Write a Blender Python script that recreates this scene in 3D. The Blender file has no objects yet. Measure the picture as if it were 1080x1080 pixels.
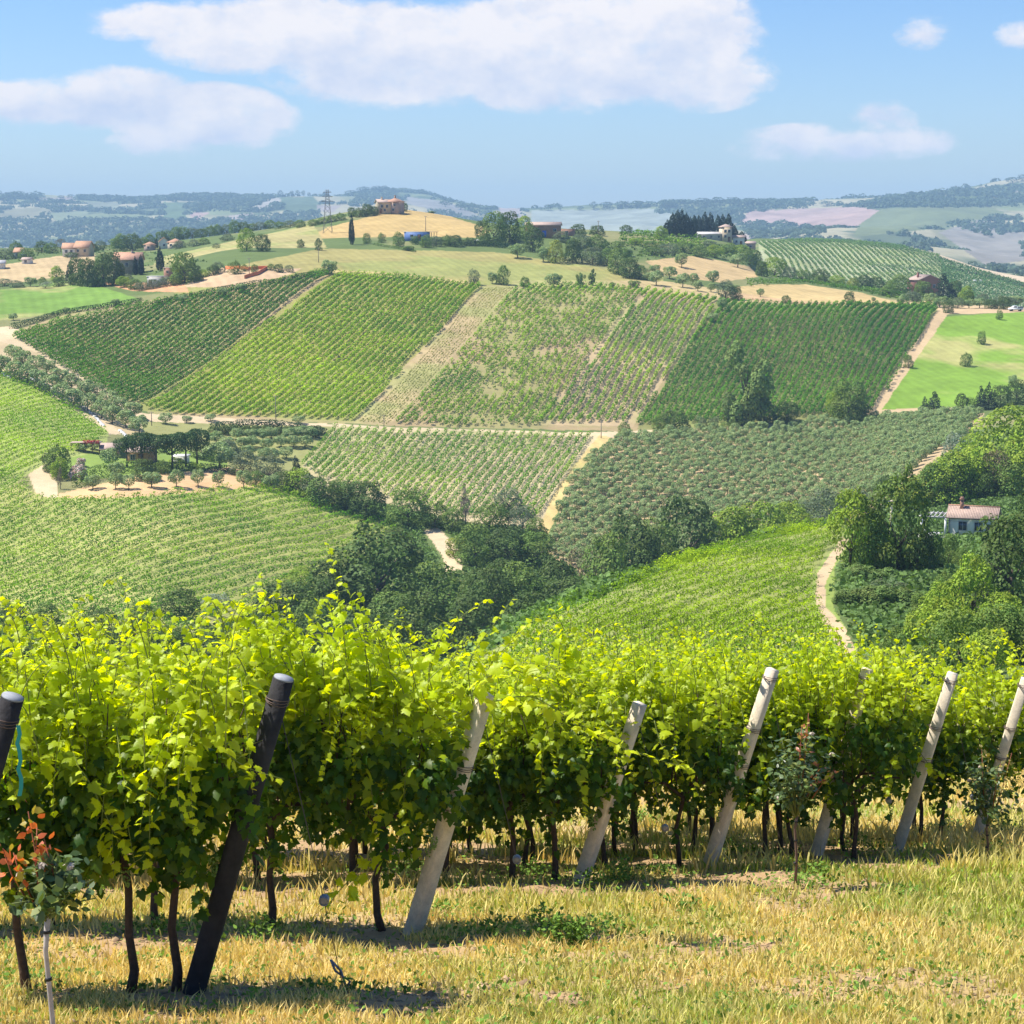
import bpy, math, random
import numpy as np
from mathutils import Vector

# ------------------------------------------------------------------ scene, camera, light
scene = bpy.context.scene
COL = scene.collection
FPX, PX0, PITCH = 2000.0, 540.0, math.atan(300 / 2000.0)
CP, SP = math.cos(PITCH), math.sin(PITCH)
cam = bpy.data.objects.new("camera", bpy.data.cameras.new("camera"))
COL.objects.link(cam)
cam.data.sensor_width = 36.0
cam.data.lens = 36.0 * FPX / 1080.0
cam.data.clip_start = 0.1
cam.data.clip_end = 30000
cam.location = (0, 0, 0)
cam.rotation_euler = (math.pi / 2 - PITCH, 0, 0)
scene.camera = cam
scene.view_settings.view_transform = 'Standard'
scene.view_settings.look = 'None'
scene.view_settings.exposure = 0.74
scene.view_settings.gamma = 1.0
scene.cycles.volume_bounces = 0
scene.cycles.max_bounces = 8
scene.cycles.transparent_max_bounces = 8
scene.cycles.volume_step_rate = 1.0

SUN_DIR = Vector((-0.52, 0.10, 0.85)).normalized()
sun_d = bpy.data.lights.new("sun", 'SUN')
sun_d.energy = 5.0
sun_d.angle = math.radians(0.5)
sun_d.color = (1.0, 0.95, 0.86)
sun = bpy.data.objects.new("sun", sun_d)
COL.objects.link(sun)
sun.rotation_euler = SUN_DIR.to_track_quat('Z', 'Y').to_euler()


def ray(px, py):
    """(X, Z) per metre of forward distance Y of the ray through a point of the photograph (1080 px wide)"""
    px = np.asarray(px, float); py = np.asarray(py, float)
    x = (px - 540) / FPX
    yy = (540 - py) / FPX
    k = CP + yy * SP
    return x / k, (-SP + yy * CP) / k


def project(X, Y, Z):
    f = Y * CP - Z * SP
    u = Y * SP + Z * CP
    return 540 + FPX * X / f, 540 - FPX * u / f


world = bpy.data.worlds.new("World")
scene.world = world
world.use_nodes = True


def build_world():
    nt = world.node_tree
    nt.nodes.clear()
    N, L = nt.nodes.new, nt.links.new

    def m(op, a, b=None, clamp=False):
        n = N('ShaderNodeMath'); n.operation = op; n.use_clamp = clamp
        for i, v in enumerate((a, b)):
            if v is None: continue
            if isinstance(v, (int, float)): n.inputs[i].default_value = v
            else: L(v, n.inputs[i])
        return n.outputs[0]
    out = N('ShaderNodeOutputWorld'); bg = N('ShaderNodeBackground')
    sky = N('ShaderNodeTexSky'); sky.sky_type = 'NISHITA'; sky.sun_disc = False
    sky.sun_elevation = math.asin(SUN_DIR.z)
    sky.sun_rotation = math.atan2(SUN_DIR.x, SUN_DIR.y)
    sky.altitude = 300; sky.air_density = 1.0; sky.dust_density = 0.6; sky.ozone_density = 2.5
    tc = N('ShaderNodeTexCoord')
    sep = N('ShaderNodeSeparateXYZ'); L(tc.outputs['Generated'], sep.inputs[0])
    ysafe = m('MAXIMUM', sep.outputs[1], 0.02)
    u = m('DIVIDE', sep.outputs[0], ysafe)
    v = m('DIVIDE', sep.outputs[2], ysafe)
    comb = N('ShaderNodeCombineXYZ'); L(u, comb.inputs[0]); L(v, comb.inputs[1])
    nz = N('ShaderNodeTexNoise'); nz.inputs['Scale'].default_value = 16; nz.inputs['Detail'].default_value = 9
    nz.inputs['Roughness'].default_value = 0.66
    mp = N('ShaderNodeMapping'); mp.inputs['Scale'].default_value = (1.0, 1.7, 1); L(comb.outputs[0], mp.inputs[0]); L(mp.outputs[0], nz.inputs['Vector'])
    # clouds: soft lumps at their directions in the sky (centre px, centre py, half width, half height, opacity)
    clouds = [(420, 58, 170, 62, 1.25), (600, 52, 225, 70, 1.3), (280, 36, 150, 46, 1.1), (155, 24, 75, 24, .8), (715, 78, 115, 46, 1.0),
              (500, 10, 120, 30, .2), (720, 20, 90, 50, .8), (60, 110, 130, 30, .95), (215, 124, 110, 40, 1.1), (120, 96, 90, 30, .9), (190, 150, 90, 20, .6), (0, 105, 70, 22, .8),
              (890, 150, 140, 24, .62), (925, 126, 50, 26, .55), (815, 158, 60, 16, .4), (975, 34, 42, 22, .4), (1072, 38, 32, 20, .7), (1025, 140, 20, 10, .05)]
    tot = None; body = None
    for cx, cy, rx, ry, op in clouds:
        cu, cv = ray(cx, cy)
        du = m('DIVIDE', m('SUBTRACT', u, float(cu)), rx / FPX)
        dv = m('DIVIDE', m('SUBTRACT', v, float(cv)), ry / FPX)
        d = m('ADD', m('MULTIPLY', du, du), m('MULTIPLY', dv, dv))
        f = m('MULTIPLY', m('SUBTRACT', 1.0, d, True), op)
        tot = f if tot is None else m('MAXIMUM', tot, f)
        g = m('MULTIPLY', m('MULTIPLY', dv, f), 0.5)
        body = g if body is None else m('ADD', body, g)
    dens = m('ADD', m('MULTIPLY', tot, 1.25), m('MULTIPLY', m('SUBTRACT', nz.outputs[0], 0.5), 3.0))
    dens = m('MULTIPLY', dens, m('MULTIPLY', tot, 6.0, True))
    mr = N('ShaderNodeMapRange'); mr.interpolation_type = 'SMOOTHSTEP'
    mr.inputs['From Min'].default_value = 0.08; mr.inputs['From Max'].default_value = 0.74
    mr.inputs['To Max'].default_value = 0.93
    L(dens, mr.inputs['Value'])
    def tex(scale, off, det=7):
        mp_ = N('ShaderNodeMapping'); mp_.inputs['Scale'].default_value = (1.0, 1.5, 1); mp_.inputs['Location'].default_value = off
        L(comb.outputs[0], mp_.inputs[0])
        t = N('ShaderNodeTexNoise'); t.inputs['Scale'].default_value = scale; t.inputs['Detail'].default_value = det; t.inputs['Roughness'].default_value = .6
        L(mp_.outputs[0], t.inputs['Vector']); return t.outputs[0]
    relief = m('SUBTRACT', tex(13, (0, 0, 0), 10), tex(13, (-.007, .014, 0), 10))
    wisp = tex(48, (3, 1, 0), 8)
    lit = m('ADD', m('MULTIPLY', body, .9), m('ADD', m('MULTIPLY', relief, 3.4), 0.74), True)  # cloud shading painted in: paler sunward and on top, darker below
    edge = N('ShaderNodeMapRange'); edge.inputs['From Min'].default_value = .25; edge.inputs['From Max'].default_value = .62; edge.inputs['To Min'].default_value = .42
    L(wisp, edge.inputs['Value'])
    alpha = m('MULTIPLY', mr.outputs[0], m('ADD', edge.outputs[0], m('MULTIPLY', mr.outputs[0], .35), False), True)
    ramp = N('ShaderNodeMix'); ramp.data_type = 'RGBA'
    L(lit, ramp.inputs['Factor'])
    ramp.inputs[6].default_value = (0.37, 0.42, 0.54, 1)
    ramp.inputs[7].default_value = (0.60, 0.575, 0.585, 1)
    hsv = N('ShaderNodeHueSaturation'); hsv.inputs['Saturation'].default_value = SKY_SAT; L(sky.outputs[0], hsv.inputs['Color'])
    sc = N('ShaderNodeVectorMath'); sc.operation = 'SCALE'; sc.inputs['Scale'].default_value = SKY_K
    tint = N('ShaderNodeVectorMath'); tint.operation = 'MULTIPLY'; tint.inputs[1].default_value = (0.88, 0.98, 1.22)
    L(hsv.outputs[0], tint.inputs[0]); L(tint.outputs[0], sc.inputs[0])
    sc2 = N('ShaderNodeVectorMath'); sc2.operation = 'SCALE'; sc2.inputs['Scale'].default_value = 1.0 / SKY_STR * CLOUD_K
    L(ramp.outputs[2], sc2.inputs[0])
    mix = N('ShaderNodeMix'); mix.data_type = 'RGBA'
    L(alpha, mix.inputs['Factor']); L(sc.outputs[0], mix.inputs[6]); L(sc2.outputs[0], mix.inputs[7])
    L(mix.outputs[2], bg.inputs[0]); bg.inputs[1].default_value = SKY_STR
    L(bg.outputs[0], out.inputs[0])


SKY_STR, SKY_SAT, SKY_K, CLOUD_K = 0.080, 1.22, 1.0, 1.02
build_world()
HAZE_DENSITY = 1.35e-4

# ------------------------------------------------------------------ terrain
rng = np.random.default_rng(7)
NEAR = [(1, None), (3, None), (10, None), (20, None), (40, None)]


def near_py(d):
    return 705 + 4315.0 / d


PROFILES = {
 -330: [(60,815),(110,800),(200,745),(260,700),(300,655),(350,590),(390,530),(430,470),(470,425),(500,392),(520,380),(560,352),(600,335),(650,310),(700,300),(760,284),(800,280),(900,266),(1000,263),(1200,285),(1700,300),(2300,285),(2700,262),(3100,232),(3600,206),(3700,204),(4200,220),(9000,246)],
 0: [(60,815),(110,800),(200,745),(260,700),(300,655),(350,590),(390,530),(430,470),(470,425),(500,390),(520,378),(560,350),(600,333),(650,308),(700,298),(760,282),(800,276),(900,264),(1000,262),(1200,285),(1700,300),(2300,285),(2700,262),(3100,235),(3600,210),(3700,208),(4200,222),(9000,246)],
 135: [(60,815),(110,800),(200,750),(260,705),(300,655),(350,580),(390,520),(440,475),(475,447),(495,430),(540,385),(600,327),(650,303),(700,290),(760,280),(850,268),(1000,258),(1200,270),(1700,295),(2300,280),(2700,258),(3100,232),(3600,214),(3700,212),(4200,225),(9000,246)],
 270: [(60,815),(110,800),(200,757),(260,715),(320,657),(350,605),(390,548),(410,521),(425,510),(450,490),(470,470),(498,440),(540,392),(600,326),(640,291),(680,276),(740,262),(800,252),(900,246),(1000,244),(1200,262),(1700,290),(2300,275),(2700,250),(3100,225),(3500,209),(3600,208),(4200,225),(9000,246)],
 405: [(60,812),(110,800),(200,762),(260,727),(300,697),(340,650),(380,600),(400,570),(430,532),(450,505),(475,475),(500,446),(560,381),(600,339),(640,300),(650,293),(690,276),(740,262),(800,244),(860,228),(900,221),(930,220),(1000,226),(1200,255),(1700,290),(2400,265),(2800,240),(3200,218),(3700,204),(3800,203),(4300,222),(9000,246)],
 540: [(60,808),(110,775),(170,663),(190,668),(230,702),(280,730),(340,652),(390,585),(420,553),(450,515),(500,457),(560,383),(600,343),(640,308),(655,300),(700,281),(740,265),(780,250),(820,243),(900,238),(1000,240),(1200,262),(1700,285),(2400,262),(2900,240),(3400,224),(3500,223),(4500,225),(9000,244)],
 675: [(60,803),(110,745),(160,650),(190,612),(206,605),(240,640),(290,705),(340,660),(370,620),(400,585),(450,520),(500,462),(515,450),(560,392),(600,350),(650,310),(680,298),(720,282),(780,262),(840,250),(900,246),(1000,248),(1100,258),(1700,285),(2300,260),(2900,232),(3300,219),(3400,218),(4500,224),(9000,244)],
 745: [(60,801),(110,739),(150,668),(190,611),(218,590),(240,600),(280,660),(330,655),(370,618),(400,578),(450,515),(500,462),(517,447),(560,397),(600,354),(645,317),(655,314),(680,305),(720,291),(780,275),(850,262),(900,252),(980,250),(1040,256),(1100,268),(1700,283),(2300,259),(2850,234),(3300,218),(3400,217),(4500,224),(9000,244)],
 785: [(60,798),(110,733),(150,665),(190,610),(228,576),(241,574),(272,612),(320,652),(362,617),(400,573),(450,511),(500,462),(519,445),(560,401),(600,357),(641,324),(655,317),(680,311),(720,298),(780,284),(850,272),(900,262),(980,256),(1040,260),(1100,271),(1250,262),(1350,254),(1500,264),(1900,273),(2300,258),(2800,235),(3300,217),(3400,216),(4500,223),(9000,244)],
 800: [(60,798),(110,732),(150,665),(190,610),(230,573),(242,570),(270,605),(320,652),(360,617),(400,572),(450,510),(500,462),(520,445),(560,402),(600,358),(640,325),(655,318),(680,312),(720,300),(780,288),(850,295),(950,290),(1050,276),(1250,257),(1350,252),(1500,262),(1900,272),(2300,258),(2800,235),(3300,217),(3400,216),(4500,223),(9000,244)],
 890: [(60,796),(110,728),(150,665),(200,602),(240,562),(258,552),(285,572),(330,600),(370,582),(400,555),(450,505),(500,462),(520,443),(560,402),(600,358),(640,326),(660,321),(700,315),(740,306),(800,302),(900,315),(1000,303),(1150,278),(1300,257),(1350,255),(1500,270),(1900,270),(2300,250),(2800,228),(3300,214),(3400,213),(4500,222),(9000,244)],
 960: [(60,794),(110,724),(150,665),(200,610),(240,580),(280,560),(320,548),(360,535),(400,515),(450,482),(500,450),(525,438),(560,405),(600,374),(640,344),(660,330),(700,321),(740,314),(800,310),(900,325),(1000,308),(1150,285),(1300,264),(1340,262),(1500,280),(1900,270),(2300,252),(2800,225),(3200,210),(3300,209),(4500,220),(9000,244)],
 1080: [(60,790),(110,718),(150,665),(200,610),(240,575),(280,550),(320,530),(360,508),(400,485),(450,460),(500,440),(560,405),(600,378),(640,350),(670,332),(690,327),(740,325),(900,340),(1000,330),(1150,305),(1250,292),(1400,300),(1900,280),(2300,262),(2700,238),(3100,208),(3400,192),(3500,191),(4500,215),(9000,244)],
 1410: [(60,785),(110,712),(150,660),(200,600),(240,560),(280,530),(320,505),(360,485),(400,462),(450,440),(500,425),(560,400),(600,378),(640,355),(670,340),(690,335),(740,335),(900,350),(1000,345),(1150,325),(1250,315),(1400,315),(1900,280),(2300,250),(2700,215),(3100,190),(3400,180),(3500,179),(4500,210),(9000,244)],
}


# the far hills stand well back: beyond 1.5 km the distances above are stretched
for _k in PROFILES:
    PROFILES[_k] = [(d if d <= 1500 else (min(9300, 1500 + (d - 1500) * 2.2) if d < 9000 else 9450), q) for d, q in PROFILES[_k]]


def pchip(x, y, xi):
    x = np.asarray(x, float); y = np.asarray(y, float)
    h = np.diff(x); dl = np.diff(y) / h
    d = np.zeros_like(y)
    for i in range(1, len(x) - 1):
        if dl[i - 1] * dl[i] > 0:
            w1 = 2 * h[i] + h[i - 1]; w2 = h[i] + 2 * h[i - 1]
            d[i] = (w1 + w2) / (w1 / dl[i - 1] + w2 / dl[i])
    d[0] = dl[0]; d[-1] = dl[-1]
    xi = np.clip(xi, x[0], x[-1])
    k = np.clip(np.searchsorted(x, xi) - 1, 0, len(x) - 2)
    t = (xi - x[k]) / h[k]
    return ((2*t**3 - 3*t**2 + 1) * y[k] + (t**3 - 2*t**2 + t) * h[k] * d[k] + (-2*t**3 + 3*t**2) * y[k+1] + (t**3 - t**2) * h[k] * d[k+1])


def depth_rows():
    d = [1.0]; segs = [(6, .5, .5), (8, .2, .06), (27, .05, .07), (60, .08, .5), (130, .5, 1.0), (300, .8, .9), (720, 1.0, 1.0), (900, 1.5, 3), (1500, 3, 5), (8400, 8, 30), (9500, 60, 200)]
    for end, s0, s1 in segs:
        st = d[-1]
        while d[-1] < end:
            f = (d[-1] - st) / (end - st)
            d.append(d[-1] + s0 + (s1 - s0) * f)
    return np.array(d)


DR = depth_rows()
uc = np.arange(-0.315, 0.3151, 0.00072)
side = np.concatenate([np.linspace(0.32, 0.45, 20), np.linspace(0.48, 1.3, 16)])
UC = np.concatenate([-side[::-1], uc, side])


def hash2(ix, iy, seed):
    n = (ix.astype(np.int64) * 374761393 + iy.astype(np.int64) * 668265263 + seed * 974634533) & 0xffffffff
    n = ((n ^ (n >> 13)) * 1274126177) & 0xffffffff
    return ((n ^ (n >> 16)) & 0xffffff) / float(0xffffff)


def vnoise(x, y, seed=0):
    xi = np.floor(x); yi = np.floor(y); fx = x - xi; fy = y - yi
    fx = fx * fx * (3 - 2 * fx); fy = fy * fy * (3 - 2 * fy)
    xi = xi.astype(np.int64); yi = yi.astype(np.int64)
    a = hash2(xi, yi, seed); b = hash2(xi + 1, yi, seed); c = hash2(xi, yi + 1, seed); e = hash2(xi + 1, yi + 1, seed)
    return (a + (b - a) * fx) * (1 - fy) + (c + (e - c) * fx) * fy


def fbm(x, y, scale, oct=4, seed=0):
    s = 0; a = 0.5; t = 0
    for i in range(oct):
        s = s + a * vnoise(x / scale, y / scale, seed + i); t += a
        a *= .5; scale /= 2.03
    return s / t


def terrain_table():
    keys = sorted(PROFILES)
    prof = []
    for k in keys:
        pts = [(d, near_py(d)) for d in (1, 2, 4, 8, 14, 22, 40)] + PROFILES[k]
        d = np.array([p[0] for p in pts], float)
        z = np.array([p[0] * ray(540, p[1])[1] for p in pts])
        prof.append(pchip(d, z, DR))
    prof = np.array(prof)                                  # keys x depth
    upx = np.array([ray(k, 330)[0] for k in keys])
    Uq = np.clip(UC, upx[0], upx[-1])
    T = np.zeros((len(DR), len(UC)))
    # smooth interpolation across columns
    k = np.clip(np.searchsorted(upx, Uq) - 1, 0, len(keys) - 2)
    h = np.diff(upx)
    sl = np.diff(prof, axis=0) / h[:, None]
    m = np.zeros_like(prof)
    for i in range(1, len(keys) - 1):
        a, b = sl[i - 1], sl[i]
        ok = a * b > 0
        w1 = 2 * h[i] + h[i - 1]; w2 = h[i] + 2 * h[i - 1]
        with np.errstate(divide='ignore', invalid='ignore'):
            mm = (w1 + w2) / (w1 / a + w2 / b)
        m[i] = np.where(ok, mm, 0)
    t = ((Uq - upx[k]) / h[k])
    for j in range(len(UC)):
        kk, tt = k[j], t[j]
        T[:, j] = ((2*tt**3 - 3*tt**2 + 1) * prof[kk] + (tt**3 - 2*tt**2 + tt) * h[kk] * m[kk] + (-2*tt**3 + 3*tt**2) * prof[kk+1] + (tt**3 - tt**2) * h[kk] * m[kk+1])
    Y = DR[:, None] * np.ones_like(UC)[None]
    X = UC[None] * Y
    # unevenness of the ground: clods near, undulation on the slopes, gullies on the far hills
    near = np.clip(1 - (Y - 26) / 60, 0, 1)
    T += near * ((fbm(X, Y, 1.1, 5, 3) - .5) * .16 + (fbm(X, Y, .22, 3, 9) - .5) * .05)
    mid = np.clip((Y - 60) / 60, 0, 1)
    T += mid * (fbm(X, Y, 22, 4, 21) - .5) * 1.3
    far = np.clip((Y - 1500) / 1500, 0, 1)
    T += far * ((1 - np.abs(fbm(X, Y, 620, 6, 31) * 2 - 1)) - .75) * 52
    return X, Y, T


TX, TY, TZ = terrain_table()


def zat(X, Y):
    X = np.asarray(X, float); Y = np.asarray(Y, float)
    u = X / np.maximum(Y, .01)
    i = np.clip(np.searchsorted(DR, Y) - 1, 0, len(DR) - 2)
    j = np.clip(np.searchsorted(UC, u) - 1, 0, len(UC) - 2)
    a = np.clip((Y - DR[i]) / (DR[i+1] - DR[i]), 0, 1); b = np.clip((u - UC[j]) / (UC[j+1] - UC[j]), 0, 1)
    return (TZ[i, j]*(1-a)*(1-b) + TZ[i+1, j]*a*(1-b) + TZ[i, j+1]*(1-a)*b + TZ[i+1, j+1]*a*b)


def hit(px, py, d0=5, d1=9000):
    """the place on the ground that the photograph shows at (px, py), between the distances d0 and d1"""
    u, t = ray(px, py)
    j = int(np.clip(np.searchsorted(UC, u) - 1, 0, len(UC) - 2)); b = (u - UC[j]) / (UC[j+1] - UC[j])
    col = TZ[:, j] * (1 - b) + TZ[:, j+1] * b
    s = (DR >= d0) & (DR <= d1)
    e = (col - t * DR)
    idx = np.nonzero(s & (e >= 0))[0]
    if len(idx) == 0:
        i = np.nonzero(s)[0]; i = i[np.argmax(e[i])]
        return Vector((u * DR[i], DR[i], col[i]))
    i = idx[0]
    if i > 0 and s[i - 1] and e[i - 1] < 0:
        f = -e[i-1] / (e[i] - e[i-1]); d = DR[i-1] + f * (DR[i] - DR[i-1])
    else:
        d = DR[i]
    return Vector((u * d, d, float(zat(u * d, d))))


def inpoly(px, py, poly):
    inside = np.zeros(np.shape(px), bool)
    n = len(poly)
    for i in range(n):
        x0, y0 = poly[i]; x1, y1 = poly[(i + 1) % n]
        if y0 == y1: continue
        c = ((y0 > py) != (y1 > py)) & (px < (x1 - x0) * (py - y0) / (y1 - y0) + x0)
        inside ^= c
    return inside


# ------------------------------------------------------------------ mesh and material helpers
def mesh(name, verts, faces_flat, sizes, col=None, mat_index=None, smooth=False):
    me = bpy.data.meshes.new(name)
    verts = np.ascontiguousarray(verts, np.float32)
    faces_flat = np.ascontiguousarray(faces_flat, np.int32); sizes = np.asarray(sizes, np.int32)
    me.vertices.add(len(verts)); me.vertices.foreach_set('co', verts.ravel())
    me.loops.add(len(faces_flat)); me.loops.foreach_set('vertex_index', faces_flat)
    me.polygons.add(len(sizes))
    st = np.concatenate([[0], np.cumsum(sizes)[:-1]]).astype(np.int32)
    me.polygons.foreach_set('loop_start', st)
    me.polygons.foreach_set('loop_total', sizes)
    if mat_index is not None: me.polygons.foreach_set('material_index', np.asarray(mat_index, np.int32))
    if smooth: me.polygons.foreach_set('use_smooth', np.ones(len(sizes), bool))
    if col is not None:
        a = me.attributes.new('Col', 'FLOAT_COLOR', 'POINT')
        c = np.ones((len(verts), 4), np.float32); c[:, :3] = col
        a.data.foreach_set('color', c.ravel())
    me.update(calc_edges=True)
    return me


def link(name, me, mats=(), parent=None, loc=None):
    o = bpy.data.objects.new(name, me)
    COL.objects.link(o)
    if me is not None:
        for m in (mats if isinstance(mats, (list, tuple)) else [mats]):
            if len(me.materials) < len(mats if isinstance(mats, (list, tuple)) else [mats]): me.materials.append(m)
    if parent is not None: o.parent = parent
    if loc is not None: o.location = loc
    return o


def tag(o, label=None, cat=None, group=None, kind=None):
    for k, v in (('label', label), ('category', cat), ('group', group), ('kind', kind)):
        if v: o[k] = v
    return o


class MB:
    """collects polygons; build() links them as one mesh object"""
    def __init__(s): s.v = []; s.f = []; s.m = []; s.c = []
    def add(s, vs, fs, m=0, c=(1, 1, 1)):
        b = len(s.v); s.v += [tuple(v) for v in vs]; s.c += [c] * len(vs)
        for f in fs: s.f.append([b + i for i in f]); s.m.append(m)
    def box(s, c, size, rot=0.0, m=0, col=(1, 1, 1), taper=1.0):
        hx, hy, hz = [a / 2 for a in size]; ca, sa = math.cos(rot), math.sin(rot)
        vs = []
        for z in (-hz, hz):
            k = taper if z > 0 else 1
            for x, y in ((-hx, -hy), (hx, -hy), (hx, hy), (-hx, hy)):
                vs.append((c[0] + (x*ca - y*sa)*k, c[1] + (x*sa + y*ca)*k, c[2] + z))
        s.add(vs, [(0,3,2,1), (4,5,6,7), (0,1,5,4), (1,2,6,5), (2,3,7,6), (3,0,4,7)], m, col)
    def tube(s, pts, rads, n=6, m=0, col=(1, 1, 1), cap=True):
        pts = [Vector(p) for p in pts]
        if not isinstance(rads, (list, tuple)): rads = [rads] * len(pts)
        b = len(s.v); prev = None
        for i, p in enumerate(pts):
            t = (pts[min(i+1, len(pts)-1)] - pts[max(i-1, 0)]).normalized()
            if prev is None:
                a = Vector((1, 0, 0)) if abs(t.x) < .8 else Vector((0, 1, 0))
            else: a = prev
            a = (a - t * a.dot(t)).normalized(); prev = a
            bb = t.cross(a)
            for k in range(n):
                an = 2 * math.pi * k / n
                s.v.append(tuple(p + (a * math.cos(an) + bb * math.sin(an)) * rads[i])); s.c.append(col)
        for i in range(len(pts) - 1):
            for k in range(n):
                k2 = (k + 1) % n
                s.f.append([b + i*n + k, b + i*n + k2, b + (i+1)*n + k2, b + (i+1)*n + k]); s.m.append(m)
        if cap:
            s.f.append([b + k for k in range(n)][::-1]); s.m.append(m)
            s.f.append([b + (len(pts)-1)*n + k for k in range(n)]); s.m.append(m)
    def mesh(s, name, smooth=False):
        return mesh(name, np.array(s.v), [i for f in s.f for i in f], [len(f) for f in s.f], np.array(s.c), s.m, smooth)
    def build(s, name, mats, parent=None, loc=None, smooth=False):
        return link(name, s.mesh(name, smooth), mats, parent, loc)


def mat(name, base=(.5, .5, .5), rough=.8, attr=False, noise=None, spec=.3, bump=None, metal=0.0, transl=0.0, tint=(1, 1, 1)):
    """noise = list of (scale, strength, detail); bump = (scale, strength, distance)"""
    m_ = bpy.data.materials.new(name); m_.use_nodes = True
    nt = m_.node_tree; N, L = nt.nodes.new, nt.links.new
    p = nt.nodes['Principled BSDF']; outn = nt.nodes['Material Output']
    p.inputs['Roughness'].default_value = rough; p.inputs['Specular IOR Level'].default_value = spec
    p.inputs['Metallic'].default_value = metal
    if attr:
        at = N('ShaderNodeAttribute'); at.attribute_name = 'Col'; c = at.outputs['Color']
    else:
        rgb = N('ShaderNodeRGB'); rgb.outputs[0].default_value = (*base, 1); c = rgb.outputs[0]
    tc = N('ShaderNodeTexCoord')
    for sc_, st, det in (noise or []):
        nz = N('ShaderNodeTexNoise'); nz.inputs['Scale'].default_value = sc_; nz.inputs['Detail'].default_value = det
        nz.inputs['Roughness'].default_value = .65
        L(tc.outputs['Object'], nz.inputs['Vector'])
        mr = N('ShaderNodeMapRange'); mr.inputs['From Min'].default_value = .3; mr.inputs['From Max'].default_value = .7
        mr.inputs['To Min'].default_value = 1 - st; mr.inputs['To Max'].default_value = 1 + st
        L(nz.outputs[0], mr.inputs['Value'])
        vm = N('ShaderNodeVectorMath'); vm.operation = 'SCALE'; L(c, vm.inputs[0]); L(mr.outputs[0], vm.inputs['Scale']); c = vm.outputs[0]
    L(c, p.inputs['Base Color'])
    if bump:
        nz = N('ShaderNodeTexNoise'); nz.inputs['Scale'].default_value = bump[0]; nz.inputs['Detail'].default_value = 6
        L(tc.outputs['Object'], nz.inputs['Vector'])
        bp = N('ShaderNodeBump'); bp.inputs['Strength'].default_value = bump[1]; bp.inputs['Distance'].default_value = bump[2]
        L(nz.outputs[0], bp.inputs['Height']); L(bp.outputs[0], p.inputs['Normal'])
    if transl > 0:
        tr = N('ShaderNodeBsdfTranslucent')
        vm = N('ShaderNodeVectorMath'); vm.operation = 'MULTIPLY'; L(c, vm.inputs[0]); vm.inputs[1].default_value = tint
        L(vm.outputs[0], tr.inputs[0])
        mx = N('ShaderNodeMixShader'); mx.inputs[0].default_value = transl
        L(p.outputs[0], mx.inputs[1]); L(tr.outputs[0], mx.inputs[2]); L(mx.outputs[0], outn.inputs['Surface'])
    return m_


M_GROUND = mat('earth', attr=True, rough=.95, spec=.1, noise=[(0.35, .10, 5), (6.0, .16, 6), (.06, .08, 3)], bump=(9.0, .5, .05))
M_FARLAND = mat('far_land', attr=True, rough=.95, spec=.05, noise=[(.02, .16, 6), (.004, .10, 4)])

# ------------------------------------------------------------------ what the land is covered with
TAN = (.46, .335, .19); TRACK = (.54, .42, .26); DRY = (.41, .33, .13); MEADOW = (.29, .255, .09); GREEN = (.13, .30, .035)
WHEAT = (.42, .30, .12); RED = (.50, .27, .14); SOIL = (.40, .30, .18); PALE = (.52, .43, .28)
VAL = (.14, .17, .05)
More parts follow.
